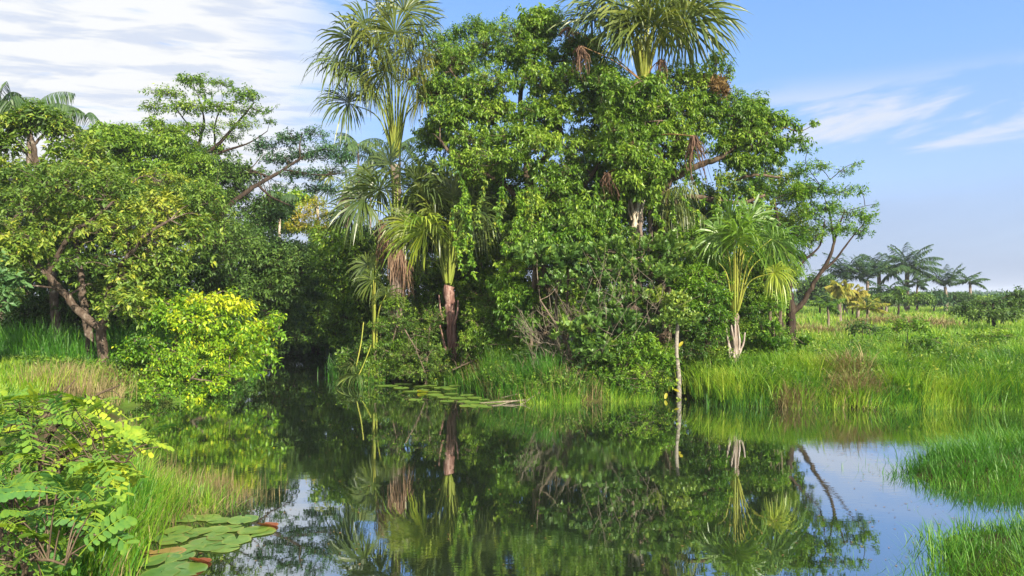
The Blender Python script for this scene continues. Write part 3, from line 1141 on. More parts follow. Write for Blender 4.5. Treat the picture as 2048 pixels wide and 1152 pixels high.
# ------------------------------------------------------------------ palms and scrub beyond the meadow
FAR = 'palms standing beyond the meadow'
feather_palm('tall feather palm with the widest crown beyond the meadow', 1815, 74, 538, 3.3, 22, 501, FAR, tr=.22, leaf=.85, vw=.1, els=(-.1, 1.45), droop=1.0, hang=.4, n=30)
feather_palm('feather palm with arching fronds just left of the widest crown', 1758, 78, 541, 2.9, 18, 502, FAR, tr=.2, leaf=.8, vw=.1, els=(.1, 1.4), droop=1.15)
feather_palm('bushy dark feather palm, leftmost of the meadow palms', 1690, 72, 553, 3.0, 22, 503, FAR, tr=.2, leaf=.7, vw=.1, els=(.25, 1.45), droop=1.1, val=.3)
feather_palm('upright feather palm between the bushy dark palm and the tall ones', 1735, 70, 560, 2.7, 15, 504, FAR, tr=.15, leaf=.6, vw=.1, els=(.7, 1.45), droop=.7)
feather_palm('trunkless feather palm with erect fronds at the meadow scrub', 1890, 74, 574, 2.5, 16, 505, FAR, tr=.15, leaf=.6, vw=.1, els=(.6, 1.4), droop=.6)
feather_palm('small slender palm standing alone, rightmost of the meadow palms', 1940, 80, 564, 1.9, 10, 506, FAR, tr=.14, leaf=.5, vw=.1, els=(-.1, 1.2), droop=.8)
feather_palm('little feather palm between the widest crown and the erect one', 1835, 72, 570, 1.8, 9, 507, FAR, tr=.1, leaf=.5, vw=.1, els=(.1, 1.3), droop=.9)
feather_palm('low feather palm with drooping fronds in the scrub behind the tall palms', 1770, 66, 585, 2.2, 11, 508, FAR, tr=.12, leaf=.6, vw=.1, els=(0, 1.2), droop=1.0, val=.35)
feather_palm('short yellow palm in front of the dark palms beyond the meadow', 1680, 52, 578, 1.1, 16, 509, FAR, tr=.12, leaf=.4, vw=.07, els=(-.5, 1.4), droop=1.2, leafmat='farpalmyellow', hang=.6)
feather_palm('small straw coloured palm right of the yellow one', 1714, 54, 588, 1.0, 12, 510, FAR, tr=.1, leaf=.36, vw=.07, els=(-.5, 1.4), droop=1.1, leafmat='farpalmyellow', val=.65, hang=.6)
feather_palm('stemless yellow palm spreading over the meadow grass', 1735, 44, 618, 1.3, 9, 511, FAR, tr=.06, leaf=.4, vw=.06, els=(.2, 1.1), droop=.8, leafmat='farpalmyellow', val=.4)
feather_palm('stemless light green palm in the grass left of the stemless yellow one', 1655, 42, 614, 1.2, 8, 512, FAR, tr=.06, leaf=.4, vw=.06, els=(.2, 1.1), droop=.9, leafmat='palmlit', val=.5)
SCRUB = 'scrub bushes beyond the meadow'
for i, (px, py, D, w, h, mt, lab) in enumerate([
        (1640, 580, 68, 40, 26, 'dark', 'dark rounded bush behind the forked dark tree'),
        (1672, 590, 66, 36, 16, 'dark', 'dark low bush under the bushy leftmost meadow palm'),
        (1765, 598, 58, 26, 9, 'olive', 'dome shaped olive bush below the tall meadow palms'),
        (1797, 590, 58, 12, 15, 'mid', 'small upright bush right of the dome shaped olive bush'),
        (1835, 598, 72, 30, 10, 'mid', 'green scrub bush under the little feather palm'),
        (1868, 596, 74, 26, 14, 'bluegreen', 'bluish scrub bush left of the erect trunkless palm'),
        (1915, 597, 76, 30, 12, 'dark', 'brownish dark scrub bush between the erect palm and the lone one'),
        (1960, 600, 78, 30, 8, 'mid', 'low scrub bush right of the lone slender palm'),
        (2005, 601, 84, 32, 8, 'mid', 'low scrub bush near the right end of the meadow'),
        (1705, 600, 60, 24, 10, 'mid', 'green scrub bush behind the straw coloured palm')]):
    plant('scrub_bush', lab, 'bush', [[('g', px, D, .1), (px, py, D, .05)]],
          [(px, py, D, w, h), (px - w * .6, py + 4, D, w * .5, h * .7), (px + w * .6, py + 4, D, w * .5, h * .7)], 'far', mt, 'darkbark', 520 + i, SCRUB, dens=2.2, scale=.8)


def treeline():
    leaf = MB()
    rng = np.random.default_rng(77)
    for D, pys, x0, x1, st in ((130, 597, 1560, 2300, 22), (240, 593, 1500, 2400, 24), (420, 590, 1400, 2500, 26)):
        px = x0
        while px < x1:
            h = rng.uniform(2.5, 6) * (1.3 if rng.random() < .12 else 1)
            c = P(px, pys, D)
            r = np.array([st * rng.uniform(.6, 1.2), 0, h]) / F * D
            r[1] = r[0]
            p, d = clump_points(rng, c, r, 70)
            ax = nrm(d + rng.normal(0, .4, d.shape))
            spray(leaf, p, ax, STY['far'], rng, np.full(70, rng.uniform(.25, .7)), D / 90)
            px += st * rng.uniform(.5, .9)
    o = leaf.build('distant_treeline', M['bluegreen'], smooth=False)
    tag(o, kind='stuff')


treeline()

# ================================================================== left bank
grass('left_bank_grass', 'grass', (-20, -10.0, 14, 19.6), 20000, (.28, .5), (.012, .02), (.3, 99), tuss=20, sig=.22, seed=21, val=.62, vs=.2)
grass('left_bank_dry_grass', 'straw', (-11.4, -9.2, 16.5, 20), 2000, (.3, .6), (.008, .014), (.0, 2.0), tuss=10, sig=.14, seed=22, val=.4)
grass('shaded_left_grass', 'grassdeep', (-26, -10, 19.8, 34), 24000, (.7, 1.15), (.016, .026), (.5, 99), tuss=18, sig=.25, seed=23, val=.4)  # darker blades put the tree's shade into the grass colour

plant('forked_tree', 'large leaved tree with forked mottled trunk and long limb bending left on the left bank', 'tree',
      [[('g', 207, 20.4, .135), (203, 665, 20.4, .125), (204, 652, 20.4, .12)],
       [(206, 660, 20.4, .11), (160, 625, 20.3, .10), (120, 578, 20.2, .09), (84, 540, 20, .075), (50, 500, 20, .06), (20, 450, 20, .04)],
       [(206, 660, 20.4, .10), (213, 620, 20.4, .085), (215, 592, 20.4, .075), (235, 540, 20.3, .06), (262, 505, 20, .055), (292, 470, 20, .05), (340, 440, 20.4, .03)],
       [(96, 550, 20.1, .07), (140, 470, 19.8, .06), (185, 440, 19.7, .045), (230, 400, 19.8, .03)],
       [(262, 505, 20, .05), (240, 440, 20.5, .04), (180, 400, 20.5, .03)]],
      [(60, 415, 20, 70, 45), (150, 385, 20, 75, 45), (245, 400, 20.4, 70, 50), (335, 410, 20.8, 65, 45), (400, 400, 21.2, 50, 45), (300, 470, 20, 75, 45),
       (385, 480, 21, 45, 45), (205, 465, 19.6, 75, 40), (90, 475, 19.6, 70, 40), (20, 520, 19.5, 50, 45), (150, 530, 19.8, 45, 28, .7), (255, 550, 19.8, 55, 40),
       (330, 545, 20, 55, 40), (15, 590, 19, 45, 28), (230, 610, 20, 32, 34), (290, 615, 19.8, 55, 38), (160, 440, 20.6, 60, 40), (330, 360, 21.5, 70, 25), (40, 360, 21, 60, 30),
       (200, 350, 21.5, 70, 26), (430, 440, 21.4, 25, 40)] + fill([(0, 370), (430, 370), (440, 480), (340, 600), (230, 630), (130, 545), (0, 600)], 8, 20.2, 21.8, 30, 44, 901),
      'palm', 'olive', 'bark', 31, dens=.72, vshift=.08, scale=.85, depth=.75, jit=.28)
plant('leaning_tree', 'thinner mottled trunk leaning right just behind the forked tree', 'tree',
      [[('g', 188, 21.4, .12), (174, 650, 21.4, .105), (164, 590, 21.4, .095), (162, 550, 21.4, .085), (150, 480, 21.6, .06), (120, 420, 21.8, .04)]],
      [(110, 430, 22, 80, 45), (190, 430, 22, 70, 40), (60, 500, 22, 60, 40), (140, 350, 22.5, 60, 30)], 'palm', 'olive', 'bark', 32)
plant('tall_tree', 'tall tree with pale trunk and yellowing crown at the left edge', 'tree',
      [[('g', 120, 25, .16), (100, 520, 25, .13), (84, 400, 24.5, .11), (72, 330, 24.2, .10), (66, 285, 24, .07), (50, 250, 24, .05)],
       [(72, 330, 24.2, .06), (40, 290, 24, .05), (10, 270, 24, .03)], [(68, 290, 24, .05), (95, 260, 24, .035), (120, 240, 24, .02)]],
      [(25, 255, 24, 48, 32), (85, 240, 24, 50, 30), (125, 265, 24.2, 35, 28), (60, 228, 24, 24, 12), (10, 300, 24, 40, 35), (135, 315, 24.2, 50, 35, .8), (20, 350, 23.8, 50, 35),
       (185, 350, 24, 50, 28), (110, 355, 24, 50, 28), (190, 310, 24.4, 30, 24), (0, 400, 23.5, 50, 40)] + fill([(0, 225), (130, 225), (220, 330), (220, 420), (0, 420)], 8, 24, 25, 30, 44, 903),
      'palm', 'olive', 'bark', 33, vshift=.1, scale=1.0, dens=.85)
plant('umbrella_tree', 'umbrella shaped tree with airy flat crown against the cloudy sky', 'tree',
      [[('g', 330, 38, 0.211), (340, 460, 38, 0.174), (368, 350, 38, 0.149), (392, 322, 38, 0.124)],
       [(392, 322, 38, 0.099), (440, 285, 38, 0.081), (480, 240, 38, 0.056), (508, 205, 38, 0.031)],
       [(385, 328, 38, 0.093), (400, 280, 38, 0.074), (408, 240, 38, 0.050), (396, 190, 38, 0.025)],
       [(380, 335, 38, 0.074), (345, 295, 38, 0.056), (318, 258, 38, 0.037), (300, 235, 38, 0.019)],
       [(400, 320, 38, 0.087), (455, 300, 38, 0.062), (500, 285, 38, 0.037), (535, 262, 38, 0.019)],
       [(430, 292, 38, 0.050), (430, 250, 38, 0.037), (445, 205, 38, 0.019)], [(402, 275, 38, 0.043), (365, 235, 38, 0.031), (342, 200, 38, 0.019)]],
      [(385, 162, 38, 40, 15), (440, 168, 38, 32, 16), (335, 188, 38, 40, 16), (302, 215, 38, 28, 16), (490, 190, 38, 36, 17), (520, 225, 38, 34, 17), (440, 215, 37.5, 46, 15),
       (370, 215, 37.5, 46, 15), (312, 248, 38, 34, 12), (395, 258, 37.5, 50, 16), (478, 250, 37.6, 42, 16), (542, 243, 38, 16, 10), (350, 285, 38, 46, 16), (425, 300, 38.5, 40, 14),
       (410, 185, 38, 30, 12), (460, 275, 38, 30, 12)],
      'small', 'mid', 'darkbark', 34, scale=1.3, dens=.72, vshift=.08, depth=1.2, br=1.3, rzm=.95)
plant('round_tree', 'bright mid green tree of layered foliage below the umbrella tree', 'tree',
      [[('g', 280, 32, .25), (285, 450, 32, .2), (280, 340, 32, .13), (275, 300, 32, .07)]],
      [(205, 285, 32, 48, 24), (270, 290, 32, 52, 26), (330, 300, 32, 44, 30), (225, 335, 31.5, 60, 28), (310, 345, 31.5, 55, 26), (370, 345, 32.5, 40, 26), (180, 330, 32, 40, 24),
       (265, 380, 31, 70, 24), (400, 380, 32, 50, 26), (340, 265, 33, 45, 16), (250, 262, 33, 40, 14), (200, 258, 34, 24, 10)] + fill([(170, 270), (400, 280), (440, 400), (180, 420)], 14, 31, 34, 36, 52, 904), 'layer', 'mid', 'darkbark', 35, dens=1.0, vshift=.1)
plant('shadow_tree', 'dark tree with bare dark twigs under the crown of the umbrella tree', 'tree',
      [[('g', 420, 35, .28), (410, 470, 35, .22), (420, 390, 35, .16), (400, 340, 35, .08)], [(420, 390, 35, .1), (470, 350, 35, .07), (520, 345, 35, .04)]],
      [(380, 315, 35, 45, 25), (430, 340, 35, 50, 28), (470, 340, 35, 40, 24), (400, 380, 34.5, 50, 28), (450, 400, 34.5, 40, 28), (480, 380, 35, 30, 24), (425, 440, 34, 50, 35)] + fill([(340, 330), (480, 330), (560, 420), (540, 470), (380, 470)], 14, 34, 37, 36, 50, 905), 'small', 'dark', 'darkbark', 36,
      scale=1.4, dens=1.1)
plant('slanting_tree', 'dark tree whose black bough slants up to the right towards the tall fan palm', 'tree',
      [[('g', 390, 34, 0.161), (420, 470, 34, 0.136), (455, 413, 34, 0.118), (515, 370, 34.5, 0.093), (558, 345, 35, 0.074), (600, 318, 35.5, 0.050), (640, 300, 36, 0.031)],
       [(515, 370, 34.5, 0.062), (545, 395, 34.5, 0.043), (590, 415, 34.8, 0.025)], [(540, 355, 35, 0.050), (500, 340, 35, 0.037), (460, 335, 35, 0.025)],
       [(600, 318, 35.5, 0.043), (600, 285, 35.6, 0.031), (605, 265, 36, 0.019)], [(570, 340, 35, 0.043), (640, 350, 35, 0.031), (690, 345, 35, 0.019)]],
      [(525, 292, 36, 32, 22), (585, 280, 36, 40, 20), (628, 268, 36, 34, 16), (650, 300, 36, 36, 20), (680, 318, 36, 24, 22), (610, 312, 36, 50, 16), (560, 320, 36, 38, 18),
       (660, 345, 36, 38, 18), (520, 350, 36, 34, 18, .7), (600, 350, 35.6, 50, 18), (640, 378, 36, 44, 14, .7), (560, 375, 35.4, 36, 14, .6)],
      'small', 'bluegreen', 'darkbark', 37, scale=1.2, dens=.75, vshift=-.0, depth=1.1, br=1.2, rzm=1.0)
# palms poking out behind the left trees
feather_palm('bluish feather palm rising behind the tall tree at the left edge', 60, 40, 238, 2.9, 8, 41, 'palms behind the left trees', tr=.16, leaf=.85, vw=.07,
             azs=[-.2, .15, 3.3, 2.9, 1.2, -1.4, .5, 2.5], els=(.75, 1.4), droop=1.7, hang=1.1, n=34)
feather_palm('bluish feather palm frond top behind the left edge tree', -2, 42, 225, 2.7, 7, 42, 'palms behind the left trees', tr=.16, leaf=.8, vw=.06, els=(.8, 1.4), droop=1.5, hang=1.0, n=34)
feather_palm('low feather palm with one arching frond between the left edge tree and the umbrella tree', 205, 41, 268, 2.1, 6, 43, 'palms behind the left trees', tr=.14, leaf=.7, vw=.06,
             azs=[0, 3.1, .4, 2.7, 1.5, -1.5], els=(.4, 1.1), droop=1.5, hang=.9, n=32)
# gap at the back
feather_palm('slim pale palm with dangling fronds against the clouds left of the tall fan palm', 716, 56, 288, 2.3, 10, 44, 'slim palms in the gap', tr=.08, leaf=.75, vw=.06, els=(-.3, .9), droop=.9,
             hang=.55, leafmat='farpalm', val=.75, n=30)
feather_palm('slim pale palm half hidden behind the trunk of the tall fan palm', 742, 60, 318, 2.5, 9, 45, 'slim palms in the gap', tr=.08, leaf=.75, vw=.06, els=(-.2, 1.0), droop=1.0, hang=.6, val=.7, n=30)
feather_palm('slim palm in the gap right of the tall fan palm trunk', 800, 58, 290, 2.3, 9, 46, 'slim palms in the gap', tr=.08, leaf=.7, vw=.06, els=(-.2, 1.0), droop=.9, hang=.5, val=.65, n=30)
feather_palm('slender palm with straight pale trunk in front of the bright ferny tree', 560, 43, 395, 1.2, 8, 47, 'slim palms in the gap', tr=.07, leaf=.5, vw=.06, els=(-.4, .8), droop=1.0, hang=.7,
             trunkmat='palebark', val=.4)
fan_palm('fan palm with grey brown dead skirt beside the golden tree', [('g', 694, 42, .16), (694, 380, 42, .15)], (694, 378, 42),
         [(660, 352, 42, 1, .6, .5), (688, 335, 41.8, 1, .4, .6), (722, 345, 42, 1, .5, .5), (735, 372, 42.2, .9, .7, .4), (660, 378, 42, .9, .8, .4), (700, 362, 41, .9, .5, .5)], 48,
         'fan palms at the back', dead=[(688, 388, 41.6, 1.5, .4, .6), (704, 392, 41.7, 1.3, .35, .55)], n=36, R=1.2)
plant('golden_tree', 'golden yellow leaved tree lit by the sun in the gap at the back', 'tree', [[('g', 640, 46, .15), (636, 440, 46, .1), (632, 410, 46, .05)]],
      [(632, 408, 46, 26, 18), (612, 430, 46, 26, 20), (650, 435, 45.5, 26, 20), (590, 452, 45.5, 22, 16), (630, 460, 45, 40, 18), (672, 458, 45.5, 20, 14)], 'small', 'gold', 'palebark', 49, scale=1.8, dens=1.2)
plant('ferny_tree', 'bright green layered tree between the slanting bough and the golden tree', 'tree', [[('g', 545, 49, .15), (545, 430, 49, .08)]],
      [(530, 415, 49, 36, 14), (560, 400, 50, 36, 14), (520, 440, 48, 40, 16), (575, 430, 49, 34, 16), (550, 455, 48, 50, 16), (600, 395, 51, 30, 12)], 'layer', 'lit', 'palebark', 50, scale=1.3, dens=1.0)
# dark wall of trees round the end of the channel
DARKG = 'dark trees round the end of the channel'
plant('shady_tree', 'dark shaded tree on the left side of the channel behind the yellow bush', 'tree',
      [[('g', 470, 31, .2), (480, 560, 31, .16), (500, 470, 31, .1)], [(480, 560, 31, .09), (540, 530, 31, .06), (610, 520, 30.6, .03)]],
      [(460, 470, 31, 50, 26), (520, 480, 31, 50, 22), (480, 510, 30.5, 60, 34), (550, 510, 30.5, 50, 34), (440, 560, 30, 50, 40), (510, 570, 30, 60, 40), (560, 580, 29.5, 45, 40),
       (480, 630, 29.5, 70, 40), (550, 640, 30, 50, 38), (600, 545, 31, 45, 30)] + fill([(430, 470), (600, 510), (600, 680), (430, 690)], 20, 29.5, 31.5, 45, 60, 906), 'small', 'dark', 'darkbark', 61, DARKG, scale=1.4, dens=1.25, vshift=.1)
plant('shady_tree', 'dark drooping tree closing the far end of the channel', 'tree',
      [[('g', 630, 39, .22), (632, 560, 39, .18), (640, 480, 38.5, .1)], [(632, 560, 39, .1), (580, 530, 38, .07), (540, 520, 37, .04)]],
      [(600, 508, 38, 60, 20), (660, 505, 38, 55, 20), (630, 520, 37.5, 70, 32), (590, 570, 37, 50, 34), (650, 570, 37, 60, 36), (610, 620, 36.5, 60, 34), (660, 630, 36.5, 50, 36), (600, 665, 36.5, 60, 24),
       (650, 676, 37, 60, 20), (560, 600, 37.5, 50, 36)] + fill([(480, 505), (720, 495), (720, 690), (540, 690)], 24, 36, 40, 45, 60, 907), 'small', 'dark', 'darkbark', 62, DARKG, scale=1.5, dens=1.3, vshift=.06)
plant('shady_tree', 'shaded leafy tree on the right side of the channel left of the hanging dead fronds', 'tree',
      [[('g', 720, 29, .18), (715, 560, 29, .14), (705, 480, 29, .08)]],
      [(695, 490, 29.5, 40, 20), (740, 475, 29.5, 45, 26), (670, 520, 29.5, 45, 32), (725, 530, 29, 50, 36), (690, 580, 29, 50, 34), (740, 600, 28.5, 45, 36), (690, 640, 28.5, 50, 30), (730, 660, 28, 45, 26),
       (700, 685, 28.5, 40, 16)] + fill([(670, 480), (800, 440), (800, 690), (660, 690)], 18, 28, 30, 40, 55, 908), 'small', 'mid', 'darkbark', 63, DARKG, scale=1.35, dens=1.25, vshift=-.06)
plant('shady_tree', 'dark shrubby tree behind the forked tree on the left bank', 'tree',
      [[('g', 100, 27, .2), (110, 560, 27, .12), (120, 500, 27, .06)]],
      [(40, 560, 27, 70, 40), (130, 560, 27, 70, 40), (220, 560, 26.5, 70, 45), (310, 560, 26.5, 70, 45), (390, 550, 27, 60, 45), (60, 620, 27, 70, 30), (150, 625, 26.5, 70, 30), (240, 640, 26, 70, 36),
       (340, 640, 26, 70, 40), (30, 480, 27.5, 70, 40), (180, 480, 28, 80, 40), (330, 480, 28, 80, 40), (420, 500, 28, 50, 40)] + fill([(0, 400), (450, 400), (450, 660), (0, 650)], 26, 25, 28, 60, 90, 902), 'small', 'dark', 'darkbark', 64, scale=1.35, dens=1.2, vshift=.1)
# sunlit bush on the left bank
plant('overhanging_bush', 'sunlit yellow green bush with long arms reaching over the water', 'bush',
      [[('g', 330, 20.4, .1), (350, 690, 20.4, .07), (380, 620, 20.6, .05), (430, 590, 20.8, .03)], [(350, 690, 20.4, .06), (430, 670, 20.8, .045), (500, 645, 21, .03), (560, 650, 21.1, .015)],
       [(350, 690, 20.4, .05), (420, 700, 20.6, .04), (490, 695, 20.8, .02)]],
      [(330, 605, 20.4, 55, 32), (395, 590, 20.6, 45, 26, 1.1, .22), (440, 605, 20.6, 50, 26, 1.1, .3), (480, 622, 20.8, 34, 20, 1.0, .25), (400, 640, 20.2, 60, 34), (465, 655, 20.6, 50, 24, .9), (515, 650, 21, 34, 12, .9, .1),
       (550, 640, 21.2, 22, 7, .9, .1), (570, 662, 21.2, 18, 6, .7), (340, 660, 20, 55, 40), (410, 700, 20.2, 60, 34), (475, 705, 20.6, 45, 28), (525, 685, 20.9, 28, 14, .8), (510, 730, 20.8, 34, 20), (450, 745, 20.4, 44, 22),
       (545, 712, 21, 14, 12, .8)]
      + fill([(240, 570), (420, 545), (500, 600), (560, 640), (540, 700), (490, 780), (270, 780)], 22, 19.9, 21, 16, 30, 970, 1.1, .02),
      'pinn', 'yellow', 'twig', 65, dens=1.0, vshift=.02, depth=.9, rzm=.85, jit=.3)
plant('waterside_bush', 'lower bright green bush touching the water at the foot of the forked tree', 'bush',
      [[('g', 300, 19.6, .06), (310, 760, 19.6, .045), (320, 720, 19.6, .03)], [('g', 330, 20.0, .05), (370, 765, 19.7, .03), (400, 740, 19.6, .02)]],
      [(262, 712, 19.6, 40, 26), (320, 728, 19.5, 50, 30, 1, .1), (385, 740, 19.5, 45, 28, 1, .1), (290, 765, 19.3, 45, 26), (350, 775, 19.3, 50, 24), (415, 770, 19.6, 40, 22), (300, 792, 19.2, 40, 14), (370, 795, 19.3, 40, 12),
       (440, 750, 19.9, 28, 24), (460, 778, 20, 22, 12), (275, 680, 19.8, 30, 22), (345, 700, 19.7, 40, 20)],
      'pinn', 'yellow', 'twig', 66, dens=1.05, vshift=-.08, scale=.8, rzm=.85, jit=.3)
plant('edge_tree', 'pale leaved branch hanging in from the left edge beside the shaded grass', 'tree',
      [[('g', -120, 17.5, .1), (-100, 560, 17.5, .08), (-40, 590, 17.5, .03)]], [(0, 600, 17.5, 35, 30), (-40, 560, 17.5, 60, 40), (25, 560, 17.6, 25, 25), (-60, 620, 17.5, 40, 30)], 'palm', 'bluegreen', 'bark', 67, vshift=.2, scale=1.1)
M['palmtrunk2'] = bark_mat('weathered_leaf_base', [(.09, .07, .055), (.19, .155, .13), (.29, .25, .22), (.38, .34, .31)], scale=12, stretch=.2)
M['twigpale'] = bark_mat('bare_pale_twig', [(.05, .042, .03), (.10, .085, .062), (.155, .132, .1), (.22, .19, .15)], scale=12)
def dead_bunch(t, base):
    mb = MB()
    crown(mb, None, [(1437, 172, 23.8, 22, 20), (1445, 185, 23.7, 14, 14), (1415, 160, 24, 14, 10)], None, 'small', 5, dens=1.6, scale=.9)
    mb.build('dead_foliage', M['deadleaf'], t, smooth=False, origin=base)


def twig_tangle(t, base):
    rng = np.random.default_rng(6)
    mb = MB()
    for k in range(46):
        bx, by = rng.normal(1165, 34), rng.uniform(680, 765)
        th = rng.uniform(1.65, 2.95) if rng.random() < .78 else rng.uniform(.6, 1.5)
        L = rng.uniform(70, 190)
        D = rng.uniform(19.9, 20.9)
        ex, ey = bx + math.cos(th) * L, by - math.sin(th) * L * .9
        ex = max(ex, 1025 + rng.uniform(0, 20))
        a, c = P(bx, by, D + .2), P(ex, ey, D - .1)
        b = (a + c) / 2 + np.array([rng.normal(-.1, .12), -.15, rng.normal(-.2, .12)])
        pth = smooth_path([a, b, c], 7)
        pth += rng.normal(0, .014, pth.shape)
        r0 = rng.uniform(.007, .011)
        tube(mb, pth, np.linspace(r0, .0045, len(pth)), 5, rng.random(), rough=.12, rng=rng)
        for q in range(6):
            s0 = pth[rng.integers(4, len(pth))]
            e = s0 + np.array([rng.normal(-.08, .2), rng.normal(0, .15), abs(rng.normal(.22, .16))])
            p2 = smooth_path([s0, (s0 + e) / 2 + rng.normal(0, .04, 3), e], 4)
            tube(mb, p2, np.linspace(.0055, .0025, len(p2)), 4, rng.random(), rng=rng)
    for k in range(60):
        x, y = rng.uniform(1180, 1330), rng.uniform(560, 720)
        D = rng.uniform(19.5, 20)
        a = P(x, y, D)
        c = P(x + rng.normal(0, 35), y - rng.uniform(20, 80), D + rng.normal(0, .2))
        pth = smooth_path([a, (a + c) / 2 + rng.normal(0, .06, 3), c], 5)
        tube(mb, pth, np.linspace(.007, .003, len(pth)), 4, rng.random())
    mb.build('bare_twig_tangle', M['twigpale'], t, origin=base)





# ================================================================== the island of trees in the middle
fan_palm('tallest fan palm on the left of the island with its crown against the clouds',
         [('g', 800, 26, .2), (798, 560, 26, .17), (795, 420, 26, .16), (791, 330, 26, .17)], (791, 305, 26),
         [(753, 98, 25.0, 1.0, .8, .6), (790, 66, 25.4, .95, .6, .55), (842, 138, 25.2, .85, 1.0, .8), (698, 206, 25.8, .95, .9, .3), (684, 132, 25.7, 1.05, .9, .4), (706, 80, 26.1, 1.05, .7, .4),
          (838, 66, 25.8, .95, .7, .5), (808, 22, 26.2, 1.0, .55, .45), (762, 30, 26.4, 1.0, .6, .4), (772, 142, 25.0, .8, 1.0, .65), (862, 110, 26.3, .9, .85, .7), (722, 150, 25.6, 1.0, 1.0, .45),
          (812, 108, 25.1, .85, .9, .65), (860, 172, 26.0, .8, 1.1, .7), (878, 135, 26.2, .85, .95, .65), (848, 195, 25.2, .65, 1.1, .75), (745, 195, 25.2, .75, 1.1, .5), (735, 60, 25.4, .95, .7, .5), (820, 160, 25.0, .7, 1.0, .75), (730, 105, 26.8, 1.05, .8, .3), (790, 110, 26.9, 1.1, .8, .3)],
         71, dead=[(812, 455, 25.5, 1.6, .25, .35)], pr=.026, R=1.75, trunkmat='palmtrunk', n=84)
fan_palm('mid height fan palm with skirt of hanging red brown dead leaves, below the tallest palm',
         [('g', 792, 24.3, .2), (790, 560, 24.3, .19), (792, 460, 24.3, .18)], (792, 445, 24.3),
         [(760, 380, 24, .95, .75, .3), (800, 345, 24.4, 1.0, .6, .25), (835, 365, 24.2, .95, .7, .3), (728, 400, 24.2, .95, .85, .3), (780, 330, 24.8, .9, .6, .3), (850, 400, 23.9, .9, .9, .3), (740, 350, 24.8, .9, .8, .25),
          (700, 430, 24.6, .8, .9, .35)],
         72, dead=[(768, 452, 23.9, 1.4, .2, .5), (782, 480, 23.8, 1.3, .2, .6), (800, 500, 23.7, 1.5, .22, .55), (812, 520, 23.9, 1.1, .2, .65), (760, 440, 24.4, 1.2, .25, .4)], pr=.026, R=1.55, n=64)
fan_palm('short fan palm with spreading petioles and reddish fibrous trunk at the waterline',
         [('g', 902, 24.3, .17), (904, 690, 24.3, .16), (900, 620, 24.3, .16), (897, 575, 24.3, .17)], (896, 560, 24.3),
         [(848, 462, 23.4, 1.05, .75, .85, 'palmlit'), (872, 435, 24.0, 1.0, .8, .5), (905, 395, 24.2, 1.05, .7, .35), (935, 425, 24.2, 1.0, .85, .35), (975, 455, 24.6, .85, .9, .3), (890, 370, 24.7, 1.1, .6, .3), (925, 375, 24.8, 1.0, .7, .3),  # first frond: sunlight put into its brighter leaf colour
          (865, 395, 24.8, 1.0, .8, .3), (955, 400, 25, .9, .8, .25), (815, 445, 24.2, .85, .9, .45), (962, 432, 24.0, .85, .95, .35), (835, 410, 24.6, .9, .8, .35), (838, 520, 24.8, .5, 1.0, .2)],
         73, pr=.03, R=1.6, n=64, trunkmat='fibre', petmat='petiole', bootmat='fibre',
         boots=[(886, 640, 878, 590, 24.1, .05), (908, 650, 916, 600, 24.1, .05), (896, 720, 880, 650, 24.1, .06), (910, 720, 920, 680, 24.1, .05), (900, 700, 905, 610, 24.05, .06), (888, 730, 876, 690, 24.1, .05)])
fan_palm('small fan palm at the left waterline with one broken frond fanned out on the water',
         [('g', 752, 23.9, .06), (750, 700, 23.9, .055)], (749, 690, 23.9),
         [(747, 560, 23.8, .95, .9, .35, 'palm'), (752, 520, 24.0, 1.0, .7, .3, 'palm'), (772, 590, 23.6, .85, 1.0, .35, 'palm'), (735, 530, 24.2, .9, .8, .3, 'palm')], 74, pr=.022, R=1.0, petmat='petioley', n=44)


def broken_frond():
    b = next(o for o in bpy.data.objects if o.get('label', '').startswith('small fan palm at the left waterline'))
    base = np.array(b.location)
    rng = np.random.default_rng(9)
    for hub, up0, ax, R in ((P(717, 752, 22.8), P(742, 690, 23.8), np.array([-.75, -.25, -.12]), .95), (P(712, 735, 23.4), P(727, 645, 23.8), np.array([-.8, .1, .05]), .8)):
        m = MB()
        fan(m, hub, ax, R, rng, n=40, droop=.75, spread=1.9, val=.35, cup=.3, roll=False)
        fo = m.build('frond', M['palm'], b, smooth=False, origin=base)
        p = MB()
        tube(p, smooth_path([up0, (up0 + hub) / 2 + np.array([.04, 0, .06]), hub], 6), .018, 6)
        p.build('petiole', M['petioley'], fo, origin=base)


